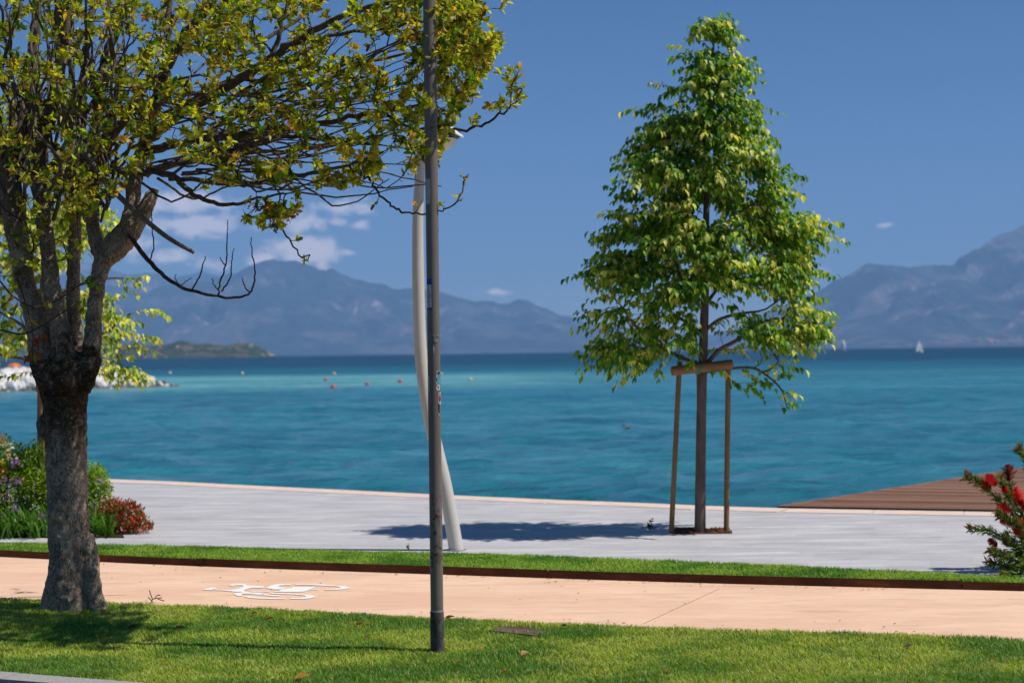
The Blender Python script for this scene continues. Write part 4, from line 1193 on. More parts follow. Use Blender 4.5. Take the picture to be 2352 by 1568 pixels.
    for k in range(95):
        if k < 50:
            x0, y0 = r.uniform(250, 560), r.uniform(200, 410); x1 = x0 + r.uniform(220, 620); t_ = (x1 - 500) / 600
            y1 = np.clip(y0 + r.normal(-70, 130), 0, 430)
            if x1 > 1080: x1 = 1080 - r.uniform(0, 60)
            L = [(x0, y0, r.uniform(5, 8), r.normal(0, .3)), ((x0 * 2 + x1) / 3, (y0 * 2 + y1) / 3 + r.normal(8, 26), 5, r.normal(-.2, .35)), ((x0 + x1 * 2) / 3, (y0 + y1 * 2) / 3 + r.normal(10, 26), 4, -.5 * max(0, t_) + r.normal(-.2, .3)), (x1, y1, 2.5, -1.0 * max(0, t_) + r.normal(-.2, .3))]
        else:
            x0, y0 = r.uniform(-10, 260), r.uniform(260, 520); x1, y1 = x0 + r.normal(30, 90), y0 - r.uniform(200, 520)
            L = [(x0, y0, r.uniform(7, 14), r.normal(0, .3)), ((x0 * 2 + x1) / 3 + r.normal(0, 22), (y0 * 2 + y1) / 3, 8, r.normal(-.1, .4)), ((x0 + x1 * 2) / 3 + r.normal(0, 22), (y0 + y1 * 2) / 3, 6, r.normal(-.2, .5)), (x1, y1, 3, r.normal(-.2, .6))]
        c, q = limb_curve(L, 6); c = c + r.normal(0, .004, c.shape); mb.tube(c, q, 6); sk.limb(c[4:], q[4:])
    bo_ = mb.build('branches', M['limb'], tree, True); bo_['kind'] = 'stuff'
    # crown: sprays of leaves spread through its volume
    regions = [
        ([(560, -20), (1090, -20), (1140, 60), (1150, 100), (1100, 150), (1110, 200), (1040, 290), (1000, 370), (940, 395), (850, 385), (780, 360), (700, 330), (600, 300), (520, 200), (480, 60)], 800, .42),
        ([(1000, -10), (1100, 20), (1155, 80), (1120, 170), (1060, 230), (1000, 200)], 190, .3),
        ([(300, -20), (560, -20), (520, 200), (600, 300), (700, 340), (760, 385), (690, 405), (500, 385), (380, 350), (330, 200)], 340, .9),
        ([(-30, -20), (300, -20), (330, 200), (370, 330), (300, 430), (200, 470), (-30, 480)], 620, 1.0),
        ([(-30, 480), (210, 470), (200, 560), (120, 620), (60, 690), (-30, 660)], 42, .35),
        ([(545, 440), (700, 425), (690, 490), (625, 528), (565, 510)], 40, .22),
        ([(420, 395), (860, 385), (890, 430), (700, 425), (560, 430), (480, 450)], 60, .35),
        ([(1070, 285), (1205, 240), (1195, 160), (1170, 150), (1120, 235)], 12, .15),
    ]
    tg = []
    def shades(q):
        """a gap in the crown lets the sun reach the trunk: thin out sprays on the line from trunk to sun"""
        kk = (q[0] - (TREE_B[0] + .05)) / SUNV[0]
        if kk < 0.3: return False
        s_ = q - SUNV * kk
        return abs(s_[1] - (z0 - .05)) < 0.24 and 0.0 < s_[2] < 2.2 and r.random() < (0.96 if s_[2] < 1.3 else 0.5)
    def depth_c(x): return z0 + np.interp(x, (0, 300, 700, 1000, 1200), (-.1, -.15, -.6, -1.25, -1.4))
    for poly, n, sd in regions:
        poly = np.array(poly, float); lo, hi = poly.min(0), poly.max(0); k = 0
        while k < n:
            x, y = r.uniform(lo, hi)
            if not inside(poly, np.array([x]), np.array([y]))[0]: continue
            # natural gaps: skip in holes of a noise field
            if vnoise(np.array([x / 70.0]), np.array([y / 55.0]), 8)[0] < 0.30 and r.random() < 0.8: continue
            q_ = P(x, y, depth_c(x) + np.clip(r.normal(0, sd), -1.6 * sd, 2.2 * sd))
            if shades(q_): continue
            tg.append(q_); k += 1
    # crown above and beside the picture, thinner
    k = 0
    while k < 420:
        x, y = r.uniform(-900, 1200), r.uniform(-1150, 500)
        if x > 520 and r.random() < .65: continue
        ex = (x - 130) / 1000.0; ey = (y + 180) / 800.0
        if ex * ex + ey * ey > 1: continue
        if y > -25 and x > -40: continue
        q_ = P(x, y, depth_c(x) + r.normal(0, 0.9) * math.sqrt(max(0.05, 1 - ex * ex - ey * ey)))
        if shades(q_): continue
        tg.append(q_); k += 1
    hand = [P(1067, 408, z0 - 1.7), P(1052, 455, z0 - 1.75), P(1012, 470, z0 - 1.75), P(957, 470, z0 - 1.4), P(700, 597, z0 - .4), P(680, 552, z0 - .4), P(860, 470, z0 - .9), P(1195, 200, z0 - 1.3), P(1170, 165, z0 - 1.3), P(1185, 230, z0 - 1.3), P(1150, 20, z0 - 1.4), P(1160, 5, z0 - 1.4), P(1150, 170, z0 - 1.3)]
    nh = len(tg); tg += hand
    tips = sk.grow(tg, r, 0.10, 0.25, 0.35, 0.10, maxfix=0.03)
    rad = sk.radii(0.0025, 2.05)
    tw_ = put('twigs', sk.twigs_mesh(rad, 'twigs', M['twig']), tree); tw_['kind'] = 'stuff'
    # leaves
    O, D, U, S, C = [], [], [], [], []
    pal = [(0.36, 0.43, 0.022), (0.58, 0.64, 0.034), (0.15, 0.165, 0.024), (0.44, 0.36, 0.06), (0.72, 0.50, 0.09), (0.48, 0.19, 0.05), (0.12, 0.26, 0.024)]
    wts = [0.29, 0.22, 0.19, 0.13, 0.055, 0.02, 0.095]
    for k, t in enumerate(tips):
        base = sk.p[t]; dr = sk.dir[t]
        fresh = r.random()
        nl = int(r.integers(9, 16)) if k < nh else int(r.integers(4, 7))
        ax = norm(dr + np.array((0, 0, 0.35)) + r.normal(0, 0.2, 3))
        side = norm(np.cross(ax, r.normal(0, 1, 3))); s2 = np.cross(ax, side)
        cl = int(r.choice(7, p=np.array(wts) / sum(wts)))
        for i in range(nl):
            a = i * 2.4 + r.uniform(-.3, .3); tilt = r.uniform(0.35, 1.25)
            d = ax * math.cos(tilt) + (side * math.cos(a) + s2 * math.sin(a)) * math.sin(tilt)
            if fresh < 0.25: d = d + np.array((0, 0, -0.5)) * r.random()
            O.append(base - ax * 0.055 * r.random() * (1 if i > 3 else 0.2)); D.append(d)
            U.append(ax + r.normal(0, 0.25, 3)); S.append(r.uniform(0.026, 0.068) * (0.85 if i < 3 else 1.0))
            C.append(np.array(pal[cl]) if r.random() < 0.66 else np.array(pal[int(r.choice(7, p=np.array(wts) / sum(wts)))]))
    # leaves scattered along the thin twigs
    thin = [i for i in range(len(sk.p)) if sk.fix[i] == 0 and rad[i] < 0.004]
    for i in r.choice(thin, min(6000, len(thin)), replace=False):
        a = r.normal(0, 1, 3); d = norm(np.cross(sk.dir[i], a)) + sk.dir[i] * 0.5 + np.array((0, 0, -.15))
        O.append(sk.p[i]); D.append(d); U.append(np.array((0, 0, 1.0)) + r.normal(0, .4, 3)); S.append(r.uniform(.028, .055)); C.append(np.array(pal[int(r.choice(7, p=np.array(wts) / sum(wts)))]))
    # two sprays hanging in front of the trunk: dry red-brown, and fresh
    for (x, y, n, c) in ((82, 775, 5, (0.20, 0.055, 0.025)), (72, 815, 6, (0.22, 0.06, 0.028)), (40, 695, 5, (0.19, 0.15, 0.03)), (95, 690, 4, (0.23, 0.2, 0.04)), (210, 650, 4, (0.12, 0.2, 0.02)), (205, 700, 3, (0.12, 0.18, 0.02)), (60, 740, 4, (.2, .17, .03))):
        b = P(x, y, z0 - .32)
        for i in range(n):
            O.append(b + r.normal(0, .03, 3)); D.append(np.array((r.normal(0, .7), -.2, -.6 + r.normal(0, .4)))); U.append(np.array((0, -1.0, .4)) + r.normal(0, .3, 3)); S.append(r.uniform(.05, .075)); C.append(np.array(c))
    mb = MB(); 
    for L in ([(40, 640, 4, -.2), (60, 700, 3.5, -.3), (75, 760, 3, -.32), (74, 820, 2, -.32)], [(0, 645, 4, -.2), (30, 680, 4, -.3), (80, 705, 4, -.32), (130, 690, 4, -.3), (190, 650, 4, -.22), (215, 640, 4, -.12)], [(0, 758, 4, -.25), (60, 765, 4, -.3), (140, 720, 4, -.25), (180, 690, 4, -.15)]):
        c, q = limb_curve(L, 6); mb.tube(c, q, 5)
    mb.build('creeping_twigs', M['twig'], tree, True)
    O, D, U, S, C = map(np.array, (O, D, U, S, C))
    C = C * (1 + r.normal(0, .18, (len(C), 1))).clip(.6, 1.5) * (1 + r.normal(0, .07, C.shape))
    # the leaves that show largest are pieces of their own
    rel = O - CAM; px = (rel @ _r) / (rel @ _f) * FPX + CX; py = CY - (rel @ _u) / (rel @ _f) * FPX
    vis = (px > 5) & (px < 2345) & (py > 5) & (py < 900)
    score = np.where(vis, S / rel[:, 1], 0)
    big = np.argsort(-score)[:280]
    rest = np.ones(len(O), bool); rest[big] = False
    V, F, k = leaves_vf('laurel', O[rest], D[rest], U[rest], S[rest])
    crown = put('crown', mesh_np('crown', V, F, M['leaf'], np.repeat(C[rest], k, 0), smooth=False), tree)
    crown['kind'] = 'stuff'
    T, TF = leaf_template('laurel')
    var = [mesh_np('leaf', T, TF, M['leaf'], np.tile(np.array(c), (len(T), 1))) for c in pal]
    pc = np.array(pal)
    base = crown.location + tree.location
    for i in big:
        j = int(np.argmin(np.sum((pc - C[i]) ** 2, 1)))
        d = norm(D[i]); n_ = norm(U[i] - d * np.dot(U[i], d)); b = np.cross(n_, d)
        o = bpy.data.objects.new('leaf', var[j]); COL.objects.link(o); o.parent = crown
        s_ = S[i]
        o.matrix_parent_inverse = Matrix.Identity(4)
        mw = Matrix(((d[0] * s_, b[0] * s_, n_[0] * s_, O[i][0]), (d[1] * s_, b[1] * s_, n_[1] * s_, O[i][1]), (d[2] * s_, b[2] * s_, n_[2] * s_, O[i][2]), (0, 0, 0, 1)))
        o.matrix_basis = Matrix.Translation(-base) @ mw
    return len(O)
n_leaves = old_tree()

# ------------------------------------------------------------------ young lindens
def linden(name, label, base, depth, trunk, limbs, outline, nspray, seed, hand=(), pal=None, depthr=1.0, gaps=(), yellow=0.35, front=()):
    r = np.random.default_rng(seed)
    t = empty(name, base, label, 'tree', 'young staked lindens')
    def cv(L, per=6):
        p = np.array([P(x, y, depth + dz) for (x, y, w_, dz) in L]); q = np.array([w_ / 2 * depth / FPX for (x, y, w_, dz) in L])
        c = catmull(np.c_[p, q], per); return c[:, :3], np.maximum(c[:, 3], .002)
    sk = Skel()
    c, q = cv(trunk); mb = MB(); mb.tube(c, q, 14); mb.build('trunk', M['youngbark'], t, True); 
    up = c[:, 2] > 1.3
    sk.limb(c[up], q[up])
    for L in limbs:
        c2, q2 = cv(L, 4); mb = MB(); mb.tube(c2, q2, 7); mb.build('limb', M['youngbark'], t, True); sk.limb(c2, q2)
    poly = np.array(outline, float); poly[:, 0] = 0.93 * (poly[:, 0] - trunk[4][0]) + trunk[4][0]; lo, hi = poly.min(0), poly.max(0)
    ys = np.linspace(lo[1], hi[1], 60); tx = np.interp(ys, [p[1] for p in trunk][::-1], [p[0] for p in trunk][::-1])
    tg = []; edgeness = []
    k = 0; tries = 0; centres = []
    while k < nspray and tries < 400000:
        tries += 1
        if len(centres) < 2 or r.random() < 0.14 or len(centres) * 8 < k:
            x, y = r.uniform(lo, hi)
            if not inside(poly, np.array([x]), np.array([y]))[0]: continue
            if any(((x - gx) / ga) ** 2 + ((y - gy) / gb) ** 2 < 1 for gx, gy, ga, gb in gaps): continue
            xc = np.interp(y, ys, tx); near = np.abs(poly[:, 1] - y) < 90
            half = max(40.0, (np.ptp(poly[near][:, 0]) if np.any(near) else 200) / 2)
            e = min(1.0, abs(x - xc) / half); R = half * depth / FPX * depthr
            dz = r.uniform(-1, 1) * R * math.sqrt(max(0.05, 1 - e * e))
            if abs(dz) < 0.5 * R and e < 0.55 and r.random() < 0.7: dz = math.copysign(R * math.sqrt(1 - e * e) * r.uniform(.55, 1), dz)
            if e < .3 and dz > 0 and r.random() < .5: dz = -dz
            centres.append((x, y, dz, max(e, abs(dz) / R), 1.0 if x >= xc else -1.0, r.random()))
        cx, cy, cz, ce, sg, cy_ = centres[int(r.integers(len(centres)))]
        u_ = r.normal(0, 1); x = cx + u_ * 30; y = cy + r.normal(0, 13) + u_ * sg * 7 + 4 * abs(u_)
        if not inside(poly, np.array([x]), np.array([y]))[0] and r.random() < .84: continue
        if any(((x - gx) / ga) ** 2 + ((y - gy) / gb) ** 2 < 1 for gx, gy, ga, gb in gaps) and r.random() < 0.85: continue
        tg.append(P(x, y, depth + cz + r.normal(0, .09))); edgeness.append(ce * (.35 + 1.3 * cy_)); k += 1
    for (x0, x1, y0, y1, nn) in front:
        for k in range(nn):
            y = r.uniform(y0, y1); hw = 1 if y > 300 else .5
            tg.append(P((x0 + x1) / 2 + r.uniform(-.5, .5) * (x1 - x0) * hw, y, depth - r.uniform(.12, .62) * (.4 + .6 * min(1, (y - 40) / 500)))); edgeness.append(.8)
    for (x, y, dz) in hand: tg.append(P(x, y, depth + dz)); edgeness.append(1.0)
    tips = sk.grow(tg, r, 0.10, 0.9, 0.35, 0.08)
    rad = sk.radii(0.0022); tw_ = put('twigs', sk.twigs_mesh(rad, 'twigs', M['youngbark']), t); tw_['kind'] = 'stuff'
    O, D, U, S, C = [], [], [], [], []
    pal = pal or [(0.13, 0.29, 0.024), (0.215, 0.40, 0.032), (0.07, 0.18, 0.020)]
    yel = np.array((0.80, 0.76, 0.22)); yel2 = np.array((0.52, 0.60, 0.10))
    axis = np.array((base[0], base[1], 0))
    for k, tp in enumerate(tips):
        b = sk.p[tp]; out = norm(np.array((b[0] - axis[0], b[1] - axis[1], 0)) + 1e-6)
        dr = norm(sk.dir[tp] * 0.5 + out * 0.7 + np.array((0, 0, -0.05)))
        side = norm(np.cross(dr, (0, 0, 1))); n = int(r.integers(8, 13)); L = r.uniform(.16, .30)
        isy = r.random() < yellow * (0.4 + 0.9 * edgeness[k])  # outer sprays yellower: young leaves, plus sunlit brightness put into the colour
        for i in range(n):
            u_ = (i + .5) / n - 0.35
            p = b + dr * L * u_ + np.array((0, 0, -0.10 * max(0, u_) ** 2)) + r.normal(0, .012, 3)
            sg = 1 if i % 2 else -1
            d = dr * 0.45 + side * sg * r.uniform(.3, .9) + np.array((0, 0, -r.uniform(.45, 1.5)))
            O.append(p); D.append(d); U.append(np.array((0, 0, .7)) + dr * 0.5 + side * sg * .5 + r.normal(0, .3, 3)); S.append(r.uniform(.042, .088))
            c = np.array(pal[int(r.integers(len(pal)))])
            if isy and r.random() < 0.62: c = yel if r.random() < .55 else yel2
            elif r.random() < .08: c = yel2
            C.append(c)
    O, D, U, S, C = map(np.array, (O, D, U, S, C))
    C = C * (1 + r.normal(0, .15, (len(C), 1))).clip(.6, 1.5)
    V, F, k = leaves_vf('linden', O, D, U, S, S * r.uniform(.5, .8, len(S)))
    cr = put('crown', mesh_np('crown', V, F, M['linden'], np.repeat(C, k, 0)), t); cr['kind'] = 'stuff'
    return t

LB = G(1608, 1224); LD = LB[1]
outl = [(1618, 42), (1668, 48), (1672, 95), (1700, 120), (1722, 150), (1716, 195), (1740, 235), (1745, 270), (1765, 305), (1762, 345), (1778, 380), (1800, 400), (1806, 432), (1852, 438), (1840, 480), (1880, 492), (1868, 560), (1862, 605), (1896, 625), (1885, 690), (1895, 760), (1862, 800), (1830, 815), (1800, 800), (1770, 780), (1720, 770), (1700, 720), (1660, 660), (1640, 645),
        (1600, 680), (1560, 700), (1540, 780), (1500, 815), (1490, 845), (1440, 850), (1400, 820), (1345, 800), (1365, 760), (1330, 700), (1345, 640), (1340, 590), (1385, 560), (1395, 500), (1420, 470), (1412, 440), (1440, 400), (1430, 345), (1470, 320), (1482, 285), (1455, 250), (1500, 235), (1522, 190), (1562, 170), (1575, 120), (1570, 90)]
linden('linden_tree', 'young conical green linden standing alone on the grey promenade, tied to stakes', LB, LD,
       [(1608, 1236, 27, 0), (1608, 1210, 26, 0), (1609, 1100, 24, 0), (1611, 950, 22.5, 0), (1614, 850, 21, 0), (1617, 750, 20, 0), (1620, 650, 18, 0), (1622, 500, 15, 0), (1626, 350, 11, 0), (1635, 200, 7, 0), (1640, 70, 3, 0)],
       [[(1617, 845, 11, 0), (1650, 805, 10, -.05), (1690, 783, 9, -.1), (1725, 755, 8, -.1), (1765, 735, 5, -.1)],
        [(1612, 842, 10, 0), (1570, 822, 9, -.05), (1520, 800, 8, -.05), (1480, 770, 7, -.1), (1450, 735, 6, -.1), (1425, 700, 4, -.1)],
        [(1618, 770, 9, 0), (1585, 745, 8, .05), (1545, 720, 7, .1), (1510, 690, 5, .1)],
        [(1619, 760, 9, 0), (1650, 735, 8, -.1), (1690, 722, 7, -.1), (1740, 715, 5, -.15)],
        [(1620, 720, 9, 0), (1600, 690, 8, -.1), (1570, 650, 7, -.2), (1550, 600, 5, -.3)],
        [(1621, 700, 9, 0), (1650, 660, 8, .1), (1690, 610, 7, .2), (1740, 560, 5, .3)],
        [(1622, 600, 8, 0), (1590, 560, 7, .1), (1540, 500, 5, .2), (1490, 460, 4, .3)],
        [(1623, 560, 8, 0), (1660, 520, 7, -.1), (1710, 480, 5, -.2), (1770, 450, 4, -.2)],
        [(1617, 855, 7, 0), (1680, 846, 6.5, .05), (1730, 845, 6, .05), (1765, 865, 5, .05), (1795, 895, 4, .05), (1808, 935, 3, .05)]],
       outl, 2000, 21, hand=[(1570, 690, -0.30), (1600, 670, -0.35), (1580, 730, -0.30), (1560, 770, -0.25), (1595, 760, -0.35), (1590, 800, -0.20), (1560, 810, -0.10), (1630, 690, -0.40), (1660, 670, -0.35), (1680, 700, -0.30), (1700, 720, -0.20), (1650, 740, 0.25), (1690, 760, 0.20), (1720, 745, -0.10), (1640, 800, 0.20), (1665, 800, 0.20), (1545, 730, -0.20), (1530, 760, -0.10), (1520, 790, 0.00), (1735, 790, 0.00), (1700, 800, 0.10), (1645, 640, -0.40), (1605, 640, -0.40), (1640, 55, 0), (1655, 58, 0), (1625, 75, 0), (1648, 90, -.05), (1600, 95, 0), (1580, 112, 0), (1665, 85, 0), (1635, 115, -.1), (1655, 125, -.1), (1585, 140, 0), (1610, 130, -.1), (1690, 135, 0), (1712, 152, 0), (1530, 195, 0), (1545, 210, 0), (1470, 250, 0), (1490, 262, 0), (1510, 245, 0), (1437, 350, 0), (1455, 362, 0), (1715, 855, .05), (1740, 875, 0), (1760, 850, .1), (1775, 885, 0), (1790, 860, .1), (1800, 905, 0), (1807, 930, 0), (1788, 830, 0), (1730, 890, 0), (1690, 880, 0), (1640, 850, -.1), (1590, 830, -.1), (1560, 790, -.2), (1585, 770, -.3), (1550, 750, -.2), (1660, 760, .3), (1690, 745, .2), (1720, 790, .1), (1415, 835, 0), (1465, 850, 0), (1750, 820, 0), (1805, 840, 0)],
       gaps=[(1622, 480, 30, 34), (1690, 690, 60, 30), (1650, 705, 50, 40)], depthr=0.52, yellow=0.36, front=[(1575, 1690, 110, 440, 130), (1560, 1700, 530, 660, 70), (1540, 1600, 690, 800, 16)])
B2 = G(97, 1212); D2 = B2[1]
linden('linden_tree', 'young yellow-green linden mostly hidden behind the old tree trunk', B2, D2,
       [(97, 1222, 26, 0), (97, 1100, 24, 0), (97, 900, 22, 0), (98, 800, 20, 0), (100, 650, 17, 0), (104, 450, 12, 0), (110, 250, 7, 0), (112, 120, 3, 0)],
       [[(99, 800, 10, 0), (160, 780, 8, 0), (230, 770, 6, 0), (300, 720, 4, 0)], [(99, 830, 9, 0), (180, 840, 7, 0), (245, 850, 5, 0), (300, 852, 3.5, 0)], [(98, 780, 9, 0), (40, 740, 7, 0), (-30, 700, 5, 0)],
        [(100, 700, 9, 0), (170, 660, 7, 0), (240, 640, 5, 0), (320, 640, 3, 0)], [(98, 830, 8, 0), (30, 820, 6, 0), (-60, 800, 4, 0)]],
       [(95, 130), (150, 200), (190, 320), (240, 470), (262, 500), (255, 545), (225, 570), (245, 640), (290, 650), (270, 680), (300, 720), (280, 760), (318, 800), (255, 800), (200, 800), (120, 830), (40, 850), (-60, 850), (-130, 780), (-110, 600), (-40, 400), (40, 220)], 620, 33,
       hand=[(300, 640, 0), (318, 636, 0), (285, 655, 0), (345, 712, 0), (360, 714, 0), (325, 715, 0), (305, 735, 0), (325, 775, 0), (340, 770, 0), (300, 790, 0), (320, 800, 0), (275, 815, 0), (245, 815, 0), (245, 845, 0), (232, 855, 0), (258, 850, 0), (290, 848, 0), (305, 852, 0), (318, 856, 0), (298, 860, 0), (240, 838, .1), (252, 840, -.1), (262, 846, .1), (248, 858, .1), (236, 846, -.1), (286, 858, .1), (300, 846, -.1), (310, 848, .1), (315, 862, 0), (292, 864, -.1), (303, 862, .1), (255, 834, 0), (246, 862, 0),  (20, 860, 0), (60, 855, 0), (240, 530, 0), (252, 515, 0), (245, 495, 0)], pal=[(0.19, 0.33, 0.03), (0.28, 0.42, 0.04), (0.12, 0.23, 0.024)], yellow=0.75)

# staking frames
def stakes(bx, depth, posts, rail, label, tie=None):
    g0 = posts[0]
    e = empty('tree_stakes', P(bx, 1224, depth) * np.array((1, 1, 0)), label, 'stakes', 'timber tree stakes')
    for (x0, y0, x1, y1, dz, w_) in posts:
        a, b = P(x0, y0, depth + dz), P(x1, y1, depth + dz); a[2] = -0.05
        mb = MB(); mb.tube(catmull([a, (a + b) / 2, b], 3), [w_ / 2 * depth / FPX] * 7, 12); mb.build('post', M['stake'], e, False)
    for (x0, y0, dz0, x1, y1, dz1, w_) in rail:
        a, b = P(x0, y0, depth + dz0), P(x1, y1, depth + dz1)
        mb = MB(); mb.tube([a, (a * 2 + b) / 3, (a + b * 2) / 3, b], [w_ / 2 * depth / FPX] * 4, 14); mb.build('rail', M['rail'], e)
    if tie:
        x, y, dz, w_, h = tie
        c = P(x, y, depth + dz)
        mb = MB(); ang = np.linspace(0, 2 * math.pi, 14, endpoint=False); rr = w_ * depth / FPX
        pts_ = [(c[0] + 0.35 * rr * math.cos(a), c[1] + rr * math.sin(a) * 1.0, c[2] + rr * 1.05 * math.cos(a) * 0 + rr * math.cos(a)) for a in ang]
        V = []
        for p in pts_: V += [(p[0] - .022, p[1], p[2]), (p[0] + .022, p[1], p[2])]
        n = len(pts_); F = [(2 * i, 2 * i + 1, (2 * i + 3) % (2 * n), (2 * i + 2) % (2 * n)) for i in range(n)]
        mb.add(V, F); mb.build('tie_band', M['tie'], e)
stakes(1608, LD, [(1541, 1222, 1561, 830, -.02, 12), (1668, 1222, 1673, 826, .03, 12.5), (1612, 1212, 1605, 842, .42, 12)],
       [(1543, 852, -.12, 1681, 836, -.02, 22)], 'pair of timber stakes with a cross rail holding the lone young linden', (1606, 846, -.07, 12.5, 14))
stakes(97, D2, [(97 - 2, 1210, 97 - 2, 880, -.35, 12), (150, 1210, 150, 880, .1, 12)], [(88, 892, -.36, 160, 889, .1, 18)], 'timber stakes behind the flowering shrubs, half hidden by the old trunk')
# tree pit
pit = empty('tree_pit', (LB[0], LB[1], 0)); tag(pit, kind='structure', label='square of bare reddish soil round the young linden')
mb = MB(); q = [G(1545, 1228)[:2], G(1682, 1226)[:2], G(1672, 1215)[:2], G(1550, 1216)[:2]]
mb.prism(q, -0.1, 0.012); mb.build('soil', M['soil'], pit)
mb = MB()
for k in range(150):
    a, b = rng.random(2); c = (q[0] * (1 - a) + q[1] * a) * (1 - b) + (q[3] * (1 - a) + q[2] * a) * b
    mb.blob((c[0], c[1], .015), (rng.uniform(.008, .022), rng.uniform(.008, .02), .012), 5, 4)
cl_ = mb.build('soil_clods', M['soil'], pit); cl_['kind'] = 'stuff'

# ------------------------------------------------------------------ near dark post
def cyl_patch(c, r_, a0, a1, z0, z1, n=8, lift=0.0015, outline=None, nz=2):
    """patch hugging a vertical round post; angle 0 faces the camera, positive to the right"""
    V = []; F = []
    for k in range(nz):
        for i in range(n + 1):
            a = a0 + (a1 - a0) * i / n; z = z0 + (z1 - z0) * k / (nz - 1)
            V.append((c[0] + math.sin(a) * (r_ + lift), c[1] - math.cos(a) * (r_ + lift), z))
    for k in range(nz - 1):
        for i in range(n): F.append((k * (n + 1) + i, k * (n + 1) + i + 1, (k + 1) * (n + 1) + i + 1, (k + 1) * (n + 1) + i))
    return np.array(V), F

def text_vf(txt, h):
    cu = bpy.data.curves.new('lettering', 'FONT'); cu.body = txt; cu.size = 1.0; cu.align_x = 'CENTER'; cu.resolution_u = 3; cu.fill_mode = 'FRONT'
    ob = bpy.data.objects.new('lettering', cu); COL.objects.link(ob)
    bpy.context.view_layer.update()
    me = bpy.data.meshes.new_from_object(ob.evaluated_get(bpy.context.evaluated_depsgraph_get()))
    V = np.array([v.co[:] for v in me.vertices]); F = [tuple(p.vertices) for p in me.polygons]
    bpy.data.objects.remove(ob); bpy.data.curves.remove(cu); bpy.data.meshes.remove(me)
    V[:, :2] -= (V[:, :2].min(0) + V[:, :2].max(0)) / 2
    V *= h / np.ptp(V[:, 1])
    return V, F

